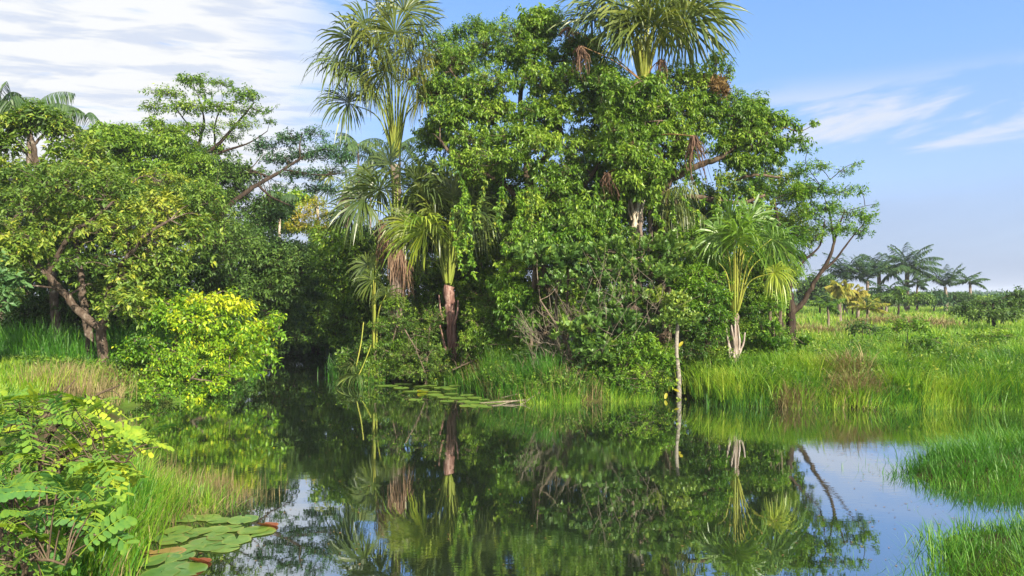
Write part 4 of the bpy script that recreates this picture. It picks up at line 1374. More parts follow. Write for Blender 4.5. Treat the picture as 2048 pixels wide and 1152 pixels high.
broken_frond()
fan_palm('great fan palm with yellow petioles rising out of the big green tree',
         [('g', 1268, 23.2, .26), (1271, 470, 23.2, .22), (1274, 400, 23.2, .2), (1278, 280, 23.2, .17), (1286, 165, 23.2, .17)], (1288, 150, 23.2),
         [(1290, 40, 22.6, 1.1, .6, .5), (1250, 20, 23, 1.1, .7, .45), (1330, 28, 23, 1.1, .7, .5), (1365, 50, 22.8, 1.15, .7, .6), (1225, 38, 23.3, 1.1, .7, .4), (1270, -10, 23.6, 1.1, .5, .4), (1315, -10, 23.6, 1.1, .5, .4),
          (1385, 20, 23.4, 1.1, .65, .45), (1205, -5, 23.6, 1.1, .6, .35), (1185, 40, 23.6, .9, .7, .3), (1345, 0, 23.3, 1.1, .6, .55), (1310, 50, 22.4, .9, .9, .65), (1255, 60, 22.6, .85, .9, .5)],
         75, dead=[(1388, 272, 21.9, 1.35, .38, .35), (1162, 92, 22.3, .95, .32, .45), (1322, 118, 22.9, .6, .18, .5), (1262, 285, 22.2, .7, .2, .6), (1215, 345, 22.2, .75, .25, .4), (1280, 290, 22.3, .5, .12, .7),
                   (1138, 55, 23.2, .35, .3, .2), (1236, 360, 22.4, .6, .2, .45)],
         pr=.045, R=1.75, petmat='petioley', n=70, boots=[(1272, 450, 1262, 385, 22.95, .08), (1268, 455, 1280, 380, 22.95, .09), (1276, 440, 1288, 400, 23, .07), (1264, 440, 1258, 400, 23, .05)])
fan_palm('young fan palm with yellow petioles and whitish split trunk base on the right bank',
         [('g', 1470, 20.6, .14), (1468, 660, 20.6, .12), (1470, 630, 20.6, .1)], (1470, 615, 20.6),
         [(1470, 478, 20.4, 1.0, .8, .55), (1481, 470, 20.6, 1.1, .65, .5), (1492, 485, 20.8, 1.0, .75, .4), (1543, 478, 20.3, .85, .95, .35), (1440, 470, 20.9, .85, .9, .45), (1515, 460, 21, .9, .85, .4), (1560, 500, 20.6, .9, .95, .4), (1462, 440, 20.9, 1.0, .7, .5), (1500, 440, 21, 1.0, .7, .4),
          (1425, 515, 20.8, .6, .9, .6), (1548, 545, 20.2, .65, 1.3, .95)],
         76, leafmat='palmlit', petmat='petioley', pr=.02, R=1.28, trunkmat='palmtrunk', n=60, bootmat='palmtrunk2',
         boots=[(1464, 710, 1452, 655, 20.5, .045), (1472, 712, 1462, 650, 20.45, .045), (1474, 715, 1490, 665, 20.5, .04), (1468, 715, 1470, 640, 20.45, .045), (1478, 700, 1476, 650, 20.5, .04), (1460, 715, 1457, 680, 20.45, .035)])
feather_palm('dark feather palm half hidden behind the whitish trunk of the great fan palm', 1300, 24.5, 420, 2.0, 7, 77, 'palms inside the island', tr=.08, leaf=.7, vw=.035, azs=[-.1, .3, -.5, 2.9, 1.2, -1.0, .1],
             els=(.2, 1.1), droop=1.5, hang=.9, leafmat='palm', val=.5, n=34)
fan_palm('dark fan palm in the shade between the short palm and the big green tree', [('g', 1010, 27, .14), (1012, 560, 27, .12), (1010, 500, 27, .12)], (1010, 490, 27),
         [(985, 430, 27, 1, .8, .2), (1015, 400, 27, 1, .7, .2), (1045, 430, 27, 1, .8, .2), (1060, 470, 26.6, .9, .9, .2), (970, 470, 26.6, .9, .9, .25), (1030, 385, 27.4, 1, .6, .2)], 78, 'palms inside the island', n=40)
# pale mottled trunks in the shade
plant('slim_tree', 'slim tree with pale mottled trunk standing behind the short fan palm', 'tree', [[('g', 944, 26.4, .13), (940, 560, 26.4, .11), (934, 430, 26.4, .1), (930, 320, 26.6, .06)], [(936, 450, 26.4, .06), (955, 380, 26.4, .05), (965, 330, 26.5, .03)]],
      [(930, 320, 26.8, 45, 25), (900, 290, 26.8, 40, 25), (960, 350, 26.8, 40, 25)], 'small', 'dark', 'palebark', 79)
plant('slim_tree', 'thin pale trunk with dark leaves just right of the slim mottled one', 'tree', [[('g', 985, 27, .08), (968, 600, 27, .07), (958, 470, 27, .06), (972, 380, 27, .04)]], [(975, 370, 27, 40, 25), (1000, 340, 27.2, 40, 25)], 'small', 'dark', 'palebark', 80)

# the big trees
plant('canopy_tree', 'big dense green tree filling the middle with drooping bright leaves', 'tree',
      [[('g', 1080, 25.5, .34), (1085, 560, 25.5, .28), (1070, 440, 25.2, .24), (1058, 350, 25, .18), (1050, 300, 24.8, .13), (1040, 200, 24.6, .08), (1060, 110, 24.6, .04)],
       [(1070, 440, 25.2, .16), (1030, 385, 24.3, .12), (960, 345, 24, .09), (905, 310, 23.8, .06), (880, 280, 23.8, .04)],
       [(1058, 350, 25, .13), (1110, 290, 24.4, .1), (1120, 220, 24.4, .07), (1110, 170, 24.4, .05), (1095, 130, 24.4, .03)],
       [(1070, 440, 25.2, .13), (1140, 400, 24, .1), (1190, 340, 23.4, .06), (1210, 300, 23.3, .03)],
       [(1050, 300, 24.8, .1), (980, 240, 24.5, .07), (930, 180, 24.5, .05), (900, 140, 24.6, .03)]],
      [(1068, 42, 24.6, 38, 24), (1018, 68, 24.6, 42, 28), (1110, 72, 24.6, 45, 28), (1150, 105, 24.4, 42, 26), (975, 105, 24.8, 44, 28), (1045, 105, 24.2, 46, 26), (925, 130, 25, 40, 30),
       (895, 185, 24.8, 38, 28), (945, 185, 24.4, 46, 28), (1005, 165, 24.2, 50, 26), (1075, 160, 24, 48, 26), (1140, 165, 23.8, 46, 28), (1200, 165, 24, 40, 28), (1185, 105, 24.6, 35, 24),
       (880, 240, 24.4, 36, 26), (935, 240, 24, 44, 26), (1000, 228, 23.8, 50, 24), (1070, 225, 23.5, 50, 26), (1135, 230, 23.5, 46, 26), (1195, 225, 23.6, 42, 28), (1235, 195, 24, 34, 26),
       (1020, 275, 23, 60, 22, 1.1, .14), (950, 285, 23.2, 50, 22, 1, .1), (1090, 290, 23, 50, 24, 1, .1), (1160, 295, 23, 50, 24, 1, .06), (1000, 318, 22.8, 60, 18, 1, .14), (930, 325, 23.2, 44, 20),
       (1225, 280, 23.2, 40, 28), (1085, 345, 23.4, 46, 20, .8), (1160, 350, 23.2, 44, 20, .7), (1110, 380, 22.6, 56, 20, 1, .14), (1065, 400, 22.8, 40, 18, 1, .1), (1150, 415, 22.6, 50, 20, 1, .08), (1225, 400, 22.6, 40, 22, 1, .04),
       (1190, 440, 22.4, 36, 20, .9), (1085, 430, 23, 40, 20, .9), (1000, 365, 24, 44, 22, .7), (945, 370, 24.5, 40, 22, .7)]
      + fill([(870, 70), (940, 60), (1060, 25), (1130, 65), (1200, 110), (1240, 200), (1250, 320), (1240, 450), (1100, 450), (1050, 440), (960, 400), (860, 330), (850, 200)], 34, 24, 26, 30, 46, 911)
      + fill([(1190, 170), (1260, 170), (1260, 270), (1240, 330), (1190, 300)], 8, 22, 22.6, 26, 36, 912),
      'hang', 'mid', 'branch', 81, dens=1.1, vshift=.06, toplit=.1, rzm=1.5, jit=.2,
      extra=lambda t, base: vines(t, base, 22, (900, 1260, 330, 430, 21.6, 23.5), 811, (1.0, 3.2)))
plant('canopy_tree', 'green tree right of the great fan palm with long boughs reaching right across the sky', 'tree',
      [[('g', 1330, 25.2, .3), (1325, 560, 25.2, .26), (1320, 440, 25, .22), (1335, 360, 24.6, .18), (1350, 290, 24.3, .12), (1345, 230, 24.2, .08), (1350, 170, 24.2, .04)],
       [(1335, 360, 24.6, .13), (1400, 330, 24.2, .1), (1440, 315, 24, .08), (1475, 290, 24, .06), (1520, 270, 24, .04), (1570, 255, 24, .02)],
       [(1320, 440, 25, .13), (1370, 395, 24.6, .1), (1430, 400, 24.4, .09), (1485, 405, 24.4, .06), (1530, 390, 24.4, .04)],
       [(1350, 290, 24.3, .09), (1400, 230, 24.2, .06), (1440, 180, 24.2, .04), (1440, 130, 24.2, .02)],
       [(1570, 255, 24, .025), (1600, 262, 24, .016), (1628, 250, 24, .008)], [(1470, 360, 24.4, .05), (1510, 350, 24.3, .05), (1560, 355, 24.3, .03)]],
      [(1335, 155, 24, 40, 26), (1385, 170, 24, 42, 28), (1435, 125, 24.2, 22, 26, .8), (1455, 150, 24.2, 14, 26, .7), (1305, 205, 23.8, 42, 28), (1360, 215, 23.6, 46, 28), (1415, 215, 23.8, 42, 28), (1300, 255, 23.8, 40, 24),
       (1350, 265, 23.4, 40, 26), (1405, 265, 24, 40, 24), (1460, 235, 24, 36, 26), (1500, 235, 24, 38, 26), (1545, 245, 24, 34, 20), (1580, 245, 24, 22, 12, .8), (1600, 285, 24, 22, 12, .7), (1520, 280, 23.8, 44, 24), (1470, 285, 24, 38, 22),
       (1560, 290, 24, 30, 18), (1490, 320, 24, 36, 16, .7), (1540, 325, 24, 36, 14, .7), (1627, 248, 24, 13, 9, .6), (1440, 300, 24.3, 34, 18, .6),
       (1275, 325, 22.2, 38, 20, 1.1, .16), (1310, 345, 22.2, 36, 22, 1.1, .16), (1255, 355, 22.2, 34, 20, 1.1, .14), (1295, 378, 22.3, 34, 18, 1.1, .1), (1245, 320, 22.5, 30, 18, 1, .08), (1250, 250, 22.8, 30, 30), (1285, 215, 22.7, 24, 26), (1270, 170, 22.8, 24, 20)]
      + fill([(1250, 150), (1330, 140), (1400, 150), (1470, 195), (1530, 225), (1590, 250), (1590, 300), (1480, 330), (1420, 290), (1330, 400), (1230, 420)], 24, 23.8, 25.4, 28, 42, 913)
      + fill([(1250, 165), (1310, 165), (1300, 390), (1240, 390)], 12, 22, 22.7, 24, 34, 914),
      'hang', 'mid', 'branch', 82, dens=1.05, vshift=.04, toplit=.1, rzm=1.4, jit=.12,
      extra=lambda t, base: (dead_bunch(t, base), vines(t, base, 18, (1270, 1560, 300, 400, 22.2, 24), 812, (1.0, 3.0))))
plant('back_tree', 'fine leaved tree top peeking over between the tallest palm and the big dense tree', 'tree', [[('g', 930, 28.5, .2), (930, 300, 28.5, .14), (930, 110, 28.5, .05)]],
      [(905, 80, 28.5, 34, 26), (945, 62, 28.5, 30, 26), (970, 60, 28.5, 30, 20), (895, 130, 28.5, 40, 30), (950, 120, 28.5, 40, 30), (880, 190, 28.5, 40, 30)], 'small', 'mid', 'darkbark', 83, dens=1.2)
# dark understory that closes the island at the back
UND = 'shaded understory trees of the island'
EDGE = 'shrubs along the island waterline'
for i, (poly, D0, D1, sty, mat, n, sc, lab) in enumerate([
        ([(730, 690), (890, 690), (900, 770), (740, 770)], 23.3, 24.0, 'small', 'mid', 14, .75, 'tangled mid green shrub at the waterline left of the short fan palm trunk'),
        ([(915, 600), (1060, 620), (1080, 760), (930, 750)], 22.4, 23.2, 'small', 'mid', 16, .75, 'loose green shrub between the short fan palm trunk and the twig bush'),
        ([(1040, 690), (1180, 700), (1190, 780), (1040, 770)], 20.6, 21.2, 'small', 'dark', 12, .75, 'shaded shrub under the overhanging twigs above the fallen branch'),
        ([(1180, 640), (1300, 640), (1300, 790), (1180, 790)], 19.7, 20.3, 'small', 'lit', 14, .75, 'leafy shrub under the glossy bush left of the small leaved bush'),
        ([(1372, 640), (1460, 650), (1450, 760), (1385, 775)], 20.4, 20.9, 'small', 'mid', 12, .75, 'dark green shrub right of the white pole trunk'),
        ([(1480, 600), (1560, 600), (1560, 700), (1490, 720)], 21.0, 22, 'small', 'lit', 10, .75, 'leafy shrub between the young fan palm and the forked dark trunk'),
        ([(1010, 440), (1200, 430), (1260, 470), (1240, 500), (1020, 520)], 21.5, 22.5, 'hang', 'mid', 12, .9, 'drooping green shrub on top of the twig bush under the big tree'),
        ([(900, 500), (1010, 480), (1060, 600), (930, 610)], 24.8, 25.6, 'hang', 'mid', 14, .9, 'drooping leafy shrub in the shade right behind the short fan palm petioles'),
        ([(1370, 470), (1450, 460), (1460, 560), (1380, 560)], 22.0, 23.0, 'small', 'lit', 12, .8, 'leafy shrub between the glossy bush and the young fan palm crown'),
        ([(1500, 470), (1580, 440), (1570, 600), (1500, 600)], 22.8, 24.0, 'small', 'mid', 14, .8, 'leafy shrub right behind the young fan palm petioles')]):
    cx = sum(p[0] for p in poly) / 4 if len(poly) == 4 else 1110
    cy = sum(p[1] for p in poly) / len(poly)
    D = (D0 + D1) / 2
    plant('waterline_shrub', lab, 'shrub', [[('g', cx, D, .05), (cx + 4, cy + 20, D, .04), (cx, cy, D, .025)], [('g', cx + 18, D, .04), (cx + 30, cy + 15, D, .03), (cx + 36, cy - 15, D, .015)]],
          fill(poly, n, D0, D1, 20, 36, 940 + i, 1.0), sty, mat, 'twig', 950 + i, EDGE, dens=1.25, scale=sc, vshift=-.02)
for i, (cl, lab) in enumerate([
        ([(830, 560, 27, 60, 40), (880, 600, 26.5, 50, 40), (850, 640, 26, 60, 30), (830, 460, 28, 50, 40), (880, 500, 28, 60, 40), (860, 420, 28, 60, 40), (850, 350, 28, 40, 40)], 'dark shaded understory tree behind the dead frond skirts'),
        ([(970, 560, 27.5, 60, 40), (1020, 600, 27, 60, 40), (970, 640, 26, 60, 36), (1040, 530, 27.5, 60, 36), (990, 440, 28, 60, 40), (1050, 440, 28, 60, 40), (960, 400, 28, 50, 40), (1030, 660, 25.5, 60, 36)], 'dark shaded understory tree right of the short fan palm'),
        ([(1130, 500, 27, 70, 40), (1200, 480, 27, 60, 40), (1180, 400, 27, 60, 40), (1120, 440, 27, 60, 40), (1240, 440, 27, 50, 40), (1160, 560, 26, 80, 40), (1240, 540, 26, 60, 40), (1160, 640, 25, 80, 40), (1250, 640, 25, 60, 40), (1180, 340, 27.5, 60, 30)],
         'dark shaded understory tree behind the bush with pale twig tangle'),
        ([(1340, 480, 27, 60, 40), (1400, 500, 27, 60, 40), (1330, 420, 27, 50, 40), (1390, 430, 27, 50, 36), (1350, 560, 26, 60, 40), (1430, 570, 26, 60, 40), (1390, 640, 25, 60, 40), (1450, 640, 24.5, 60, 36), (1520, 620, 25, 50, 40), (1510, 540, 26, 50, 40), (1530, 670, 24, 30, 24)],
         'dark shaded understory tree behind the white pole and the young palm')]):
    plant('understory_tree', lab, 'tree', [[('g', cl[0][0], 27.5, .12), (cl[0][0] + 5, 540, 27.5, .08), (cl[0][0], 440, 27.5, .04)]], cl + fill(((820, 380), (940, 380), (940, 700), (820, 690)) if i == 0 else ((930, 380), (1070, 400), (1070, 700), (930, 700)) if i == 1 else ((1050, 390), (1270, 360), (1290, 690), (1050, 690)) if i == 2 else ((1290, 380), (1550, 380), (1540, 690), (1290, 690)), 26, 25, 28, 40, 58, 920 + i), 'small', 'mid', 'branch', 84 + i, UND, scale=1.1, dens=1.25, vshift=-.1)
plant('yellowish_tree', 'yellow green tree behind the young fan palm on the right of the island', 'tree',
      [[('g', 1555, 27.5, .16), (1560, 520, 27.5, .12), (1530, 440, 27.5, .08), (1500, 400, 27.5, .04)]],
      [(1420, 395, 27.5, 46, 24), (1480, 385, 27.5, 44, 26), (1540, 385, 27.5, 44, 28), (1585, 400, 27.5, 40, 28), (1440, 440, 27.5, 44, 26), (1510, 440, 27, 48, 28), (1580, 450, 27, 40, 30), (1400, 470, 27, 40, 24),
       (1560, 500, 27, 40, 30), (1610, 480, 27, 30, 34), (1590, 520, 27, 30, 22), (1560, 560, 26.5, 40, 30), (1455, 362, 27, 30, 18), (1515, 350, 27, 34, 18), (1565, 360, 27, 30, 20), (1605, 385, 26.5, 26, 20), (1425, 425, 26.6, 34, 20)], 'small', 'olive', 'darkbark', 90, dens=1.2, vshift=.12, scale=1.2)
plant('forked_dark_tree', 'dark trunk forking low with airy crown leaning out over the meadow', 'tree',
      [[('g', 1582, 25, 0.158), (1582, 640, 25, 0.150), (1580, 600, 25, 0.128), (1576, 560, 25, 0.105), (1568, 500, 25, 0.083), (1556, 440, 25, 0.053), (1548, 400, 25, 0.030)],
       [(1586, 625, 25, 0.105), (1606, 605, 25, 0.090), (1622, 575, 25, 0.075), (1645, 540, 25, 0.060), (1662, 508, 25, 0.053), (1672, 470, 25, 0.034), (1690, 420, 25, 0.022)],
       [(1640, 548, 25, 0.045), (1670, 520, 25, 0.038), (1700, 480, 25, 0.026), (1725, 450, 25, 0.015)], [(1576, 560, 25, 0.053), (1610, 520, 25, 0.038), (1640, 490, 25, 0.030), (1650, 440, 25, 0.019)],
       [(1668, 490, 25, 0.030), (1660, 430, 25, 0.022), (1640, 370, 25, 0.015)], [(1660, 360, 25, 0.015), (1690, 335, 25, 0.011), (1712, 325, 25, 0.005)], [(1700, 420, 25, 0.015), (1730, 412, 25, 0.009), (1752, 408, 25, 0.005)]],
      [(1600, 345, 25, 36, 20, .8), (1640, 335, 25, 30, 16, .7), (1690, 345, 25, 24, 12, .6), (1712, 328, 25, 16, 9, .6), (1630, 380, 25, 40, 20, .8), (1680, 385, 25, 36, 18, .7), (1720, 380, 25, 16, 12, .5), (1650, 420, 25, 40, 20), (1700, 430, 25, 34, 18, .9),
       (1735, 440, 25, 18, 12, .9), (1750, 410, 25, 12, 6, .5), (1670, 460, 25, 40, 18), (1720, 465, 25, 24, 12), (1610, 430, 25, 34, 24), (1630, 475, 25, 30, 20), (1590, 385, 25, 30, 22), (1615, 300, 25, 20, 12, .5), (1595, 470, 24.8, 24, 20, .8), (1600, 545, 25.4, 12, 12, .5)],
      'fine', 'lit', 'darkbark', 91, dens=1.5, vshift=-.02, scale=1.25, depth=1.1)
# the shrubs along the near edge of the island
plant('glossy_bush', 'bush of thick glossy upright leaves with a tangle of bare pale twigs', 'bush',
      [[('g', 1172, 20.6, .09), (1176, 690, 20.6, .07), (1180, 620, 20.7, .05), (1200, 560, 20.8, .03)], [('g', 1200, 20.7, .07), (1230, 640, 20.7, .05), (1280, 560, 20.8, .03)], [('g', 1160, 20.6, .06), (1130, 680, 20.4, .04), (1080, 600, 20.4, .02)]],
      [(1290, 498, 20.7, 50, 22), (1340, 505, 20.7, 34, 26), (1240, 505, 20.7, 40, 22), (1380, 500, 20.9, 20, 14, .7), (1240, 545, 20.4, 50, 26), (1310, 550, 20.5, 50, 28), (1355, 555, 20.8, 28, 24), (1185, 515, 20.8, 40, 22),
       (1130, 515, 20.8, 46, 24), (1075, 510, 20.8, 40, 20), (1185, 560, 20.4, 40, 26), (1125, 560, 20.4, 40, 22, .6), (1260, 595, 20.3, 46, 24), (1310, 610, 20.4, 40, 24), (1200, 610, 20.2, 40, 24, .7),
       (1235, 650, 20, 44, 24), (1180, 660, 19.9, 36, 24), (1135, 665, 20, 30, 24, .8), (1290, 660, 20.2, 40, 22), (1340, 645, 20.6, 30, 16), (1160, 710, 19.8, 30, 22, .8), (1200, 705, 19.8, 30, 18, .8)],
      'rose', 'clusia', 'twig', 92, dens=1.15, vshift=-.05, extra=lambda t, base: twig_tangle(t, base))
plant('leafy_bush', 'light green leafy bush above the left end of the pale twig tangle', 'bush', [[('g', 1060, 21.8, .07), (1065, 600, 21.8, .05), (1070, 500, 21.8, .03)]],
      [(1090, 480, 21.6, 50, 20), (1040, 500, 21.6, 40, 22), (1150, 470, 21.6, 40, 18), (1020, 540, 21.6, 30, 26), (1040, 600, 21.6, 28, 34), (1050, 650, 21.4, 26, 26), (1020, 620, 21.8, 30, 34), (1000, 580, 22, 26, 26)], 'hang', 'lit', 'twig', 93, dens=1.1, scale=.9, vshift=-.1)
plant('small_leaved_bush', 'light green small leaved bush at the waterline left of the white pole trunk', 'bush', [[('g', 1285, 20, .05), (1285, 740, 20, .04), (1280, 700, 20, .02)]],
      [(1290, 700, 19.9, 46, 24), (1250, 720, 19.8, 36, 26), (1320, 725, 19.9, 34, 26), (1285, 750, 19.6, 50, 24), (1235, 760, 19.6, 30, 20), (1330, 765, 19.8, 24, 18), (1270, 775, 19.5, 36, 14), (1340, 700, 20.2, 20, 20)], 'fine', 'lit', 'twig', 94, dens=1.4, scale=1.0, vshift=.0)
plant('bright_shrub', 'bright green shrub between the white pole trunk and the young fan palm', 'shrub', [[('g', 1415, 20.8, .05), (1412, 660, 20.8, .04), (1410, 590, 20.8, .02)]],
      [(1395, 548, 20.6, 34, 18), (1435, 560, 20.7, 26, 18), (1375, 575, 20.5, 28, 20), (1415, 585, 20.4, 36, 20), (1450, 600, 20.7, 24, 20), (1385, 610, 20.4, 30, 18), (1425, 625, 20.4, 36, 20), (1455, 640, 20.5, 20, 18), (1395, 655, 20.6, 30, 22), (1435, 670, 20.4, 26, 20)], 'small', 'lit', 'twig', 95, dens=1.2, scale=.85)
plant('island_shrub', 'olive small leaved shrub in front of the short fan palm trunk', 'shrub', [[('g', 850, 23.2, .05), (855, 700, 23.2, .04), (860, 650, 23.2, .02)]],
      [(868, 640, 23.2, 26, 24), (855, 665, 23.2, 26, 18), (850, 705, 23, 40, 28), (815, 715, 23, 34, 24), (875, 735, 23, 34, 20), (835, 745, 22.8, 40, 18)], 'fine', 'olive', 'twig', 96, dens=1.5, vshift=-.15)
plant('island_shrub', 'dark green shrub at the waterline under the hanging dead fronds', 'shrub', [[('g', 770, 24, .05), (775, 720, 24, .04)]],
      [(775, 700, 24, 34, 24), (765, 735, 23.8, 40, 20), (800, 690, 24.2, 34, 26), (740, 745, 23.8, 26, 14), (800, 745, 23.6, 40, 14), (720, 715, 24.4, 24, 26), (690, 720, 24.6, 20, 18), (790, 610, 23.8, 30, 22, .8), (800, 650, 23.8, 34, 22), (765, 655, 23.8, 26, 20)], 'small', 'mid', 'twig', 97, dens=1.4, vshift=-.15, scale=.8)
plant('island_shrub', 'shrub with small pale leaves right of the short fan palm trunk', 'shrub', [[('g', 965, 23, .05), (965, 680, 23, .03)]],
      [(955, 640, 23, 30, 18), (1000, 655, 22.8, 34, 20), (985, 690, 22.6, 40, 22), (940, 690, 23, 24, 22), (1035, 690, 22, 34, 24), (975, 615, 23.4, 26, 18), (1010, 720, 22, 34, 18)], 'fine', 'olive', 'twig', 98, dens=1.3, vshift=-.12)
plant('broad_leaved_herb', 'bright leaved herb at the waterline right of the short fan palm', 'shrub', [[('g', 985, 21.6, .02), (985, 730, 21.6, .012)]],
      [(985, 735, 21.5, 18, 14), (975, 755, 21.4, 12, 10), (1000, 745, 21.4, 14, 10)], 'small', 'lit', 'twig', 99, dens=.9, vshift=.1)
plant('spiky_bush', 'spiky leaved plant in the grass just left of the forked dark trunk', 'shrub', [[('g', 1545, 21.2, .03), (1546, 680, 21.2, .02)]],
      [(1546, 655, 21.2, 18, 12), (1530, 685, 21, 20, 14), (1560, 690, 21, 18, 12), (1612, 690, 22.5, 14, 14)], 'rose', 'lit', 'twig', 100, dens=.9, vshift=-.1)
# ------------------------------------------------------------------ white pole trunk, fallen branch, bank growth
def pole():
    b = np.array([*((1357 - 1024) / F * 19.7,), 19.7, -.5])
    t = thing('pole_tree', 'straight white pole trunk at the waterline with a leaf tuft on top', 'tree', b)
    w = MB()
    pth = smooth_path([b, P(1358, 760, 19.7), P(1353, 700, 19.7), P(1356, 640, 19.7)], 7)
    tube(w, pth, np.linspace(.066, .046, len(pth)), 10, .7, rough=.06)
    w.build('trunk', M['polebark'], t, origin=b)
    l = MB()
    crown(l, w, [(1348, 626, 19.6, 24, 14), (1328, 642, 19.6, 20, 11), (1378, 642, 19.6, 22, 14), (1355, 604, 19.7, 24, 14), (1355, 645, 19.5, 12, 8)], None, 'rose', 8, dens=2.2, scale=.75, vshift=.1)
    l.build('crown', M['clusia'], t, smooth=False, origin=b)
    y = MB()
    rng = np.random.default_rng(3)
    p = np.array([P(1348, 778, 19.7), P(1333, 786, 19.7), P(1366, 683, 19.7), P(1352, 795, 19.6), P(1338, 770, 19.7), P(1372, 795, 19.7), P(1345, 800, 19.6), P(1328, 800, 19.6)])
    d = nrm(rng.normal(0, .5, p.shape) + [0, -.3, -.6])
    oval_leaves(y, p, d, np.array([0, -1.0, .4]) + rng.normal(0, .3, p.shape), .17, .08, np.array([.6, .5, .6, .1, .1, .1, .1, .1]))
    y.build('old_leaf', M['gold'], t, smooth=False, origin=b)


M['polebark'] = bark_mat('white_pole_bark', [(.06, .052, .038), (.15, .133, .105), (.2, .182, .152), (.25, .232, .2)], scale=14, stretch=1.6, bump=.2)
pole()


def fallen_branch():
    mb = MB()
    main = smooth_path([P(1168, 738, 20.2), P(1110, 772, 19.6), P(1060, 798, 19.2), P(1010, 803, 19.0), P(960, 806, 18.9)], 6)
    main[:, 2] = np.maximum(main[:, 2], .015)
    tube(mb, main, np.linspace(.05, .014, len(main)), 6, .6)
    for a, b in (((1110, 772, 19.6), (1040, 812, 18.7)), ((1085, 788, 19.4), (1000, 796, 19.4)), ((1050, 800, 19.2), (985, 818, 18.5)), ((1130, 760, 19.8), (1075, 806, 19.1)), ((1140, 756, 19.8), (1120, 800, 19.3))):
        p = smooth_path([P(*a), (P(*a) + P(*b)) / 2 + np.array([0, 0, .06]), P(*b)], 5)
        p[:, 2] = np.maximum(p[:, 2], .01)
        tube(mb, p, np.linspace(.022, .007, len(p)), 5, .6)
    o = mb.build('fallen_branch', M['twigpale'], origin=P(1168, 738, 20.2))
    tag(o, 'pale fallen branch sloping from the twig bush down onto the water', 'branch')


fallen_branch()


def dead_sticks():
    rng = np.random.default_rng(12)
    for i, (a, b, lab) in enumerate([((810, 660, 22.4), (850, 745, 22.2), 'thin crooked grey branch below the hanging dead fronds'),
                                     ((905, 740, 23), (1000, 700, 22.6), 'bare brown branch in the dark hollow at the short palm foot')]):
        mb = MB()
        A, B = P(*a), P(*b)
        p = smooth_path([A, (A + B) / 2 + rng.normal(0, .1, 3), B], 6)
        tube(mb, p, np.linspace(.02, .012, len(p)), 6, .5)
        for k in range(7):
            s = p[rng.integers(1, len(p) - 1)]
            e = s + rng.normal(0, .35, 3) + [0, 0, .2]
            tube(mb, smooth_path([s, (s + e) / 2 + rng.normal(0, .05, 3), e], 4), np.linspace(.013, .005, 8), 4, .5)
        o = mb.build('bare_branch', M['twig'], origin=B)
        tag(o, lab, 'branch')


dead_sticks()


def island_edge(x, y, rng):
    return (x > -4.6) & (x < 4.6)


grass('island_bank_grass', 'grassdeep', (-4.6, 4.8, 18.2, 26), 14000, (.3, .6), (.008, .016), (-.05, 3), tuss=16, sig=.14, seed=121, val=.5, keep=island_edge)
grass('sunlit_bank_grass', 'grass', (.3, 4.2, 18.2, 20), 3600, (.2, .42), (.008, .013), (-.25, .5), tuss=12, sig=.09, seed=122, val=.55, vs=.25, lean=(.2, .8), keep=lambda x, y, r: np.sin(x * 2.3) + .5 * np.sin(x * 5.1) > -.5)
grass('tall_island_grass', 'grassdeep', (-.6, 1.2, 19.6, 22.5), 3500, (.6, 1.1), (.008, .014), (.2, 4), tuss=14, sig=.12, seed=123, val=.6)
grass('dry_island_straw', 'straw', (-4.4, 4.2, 18.6, 24), 2600, (.3, .8), (.007, .012), (.0, 2), tuss=8, sig=.12, seed=124, val=.45, lean=(.2, .9))
grass('channel_bank_grass', 'grassdeep', (-12, -4, 24, 44), 9000, (.3, .7), (.014, .024), (-.1, 3), tuss=14, sig=.2, seed=125, val=.3)


def thicket(name, mat, box, n, s_rng, seed, sty='small', scale=.8, val=.4, hr=(.1, .7)):
    """low ground cover of small leafy sprays along a bank"""
    rng = np.random.default_rng(seed)
    x = rng.uniform(box[0], box[1], n * 4)
    y = rng.uniform(box[2], box[3], n * 4)
    s = shore(x, y)
    ok = (s > s_rng[0]) & (s < s_rng[1])
    x, y = x[ok][:n], y[ok][:n]
    z = np.maximum(ground_h(x, y), 0) + rng.uniform(hr[0], hr[1], len(x)) * (.7 + .3 * np.sin(x * 2.1) * np.cos(y * 1.7))
    p = np.stack([x, y, z], 1)
    ax = nrm(np.stack([rng.normal(0, .5, len(x)), -.3 + rng.normal(0, .5, len(x)), np.full(len(x), .8)], 1))
    mb = MB()
    spray(mb, p, ax, STY[sty], rng, np.clip(val + rng.normal(0, .15, len(x)), 0, 1), scale)
    sticks(mb, np.stack([x, y, np.maximum(ground_h(x, y), -.1)], 1), p, .008, .004, val=.3, rng=rng)
    o = mb.build(name, M[mat], smooth=False)
    tag(o, kind='stuff')


thicket('island_ground_cover', 'mid', (-5, 5, 18.6, 25), 2600, (.0, 3.2), 131, scale=.8, val=.35)
thicket('fine_ground_cover', 'olive', (-5, 3, 20, 25), 1500, (.0, 2.2), 132, sty='fine', scale=.9, val=.25)
thicket('channel_ground_cover', 'dark', (-13, -3, 24, 46), 1600, (-.2, 4), 133, scale=1.4, val=.5, hr=(.1, 1.1))
thicket('bank_weeds', 'mid', (4.8, 17, 18.0, 24), 1500, (-.05, 6), 135, scale=.9, val=.4, hr=(.1, .75))
thicket('pale_bank_weeds', 'olive', (4.8, 20, 18.0, 27), 900, (.0, 9), 136, scale=.8, val=.55, hr=(.3, .85))
thicket('left_ground_cover', 'mid', (-16, -7.5, 18.4, 24), 1200, (.0, 4), 134, scale=1.0, val=.45, hr=(.1, .6))


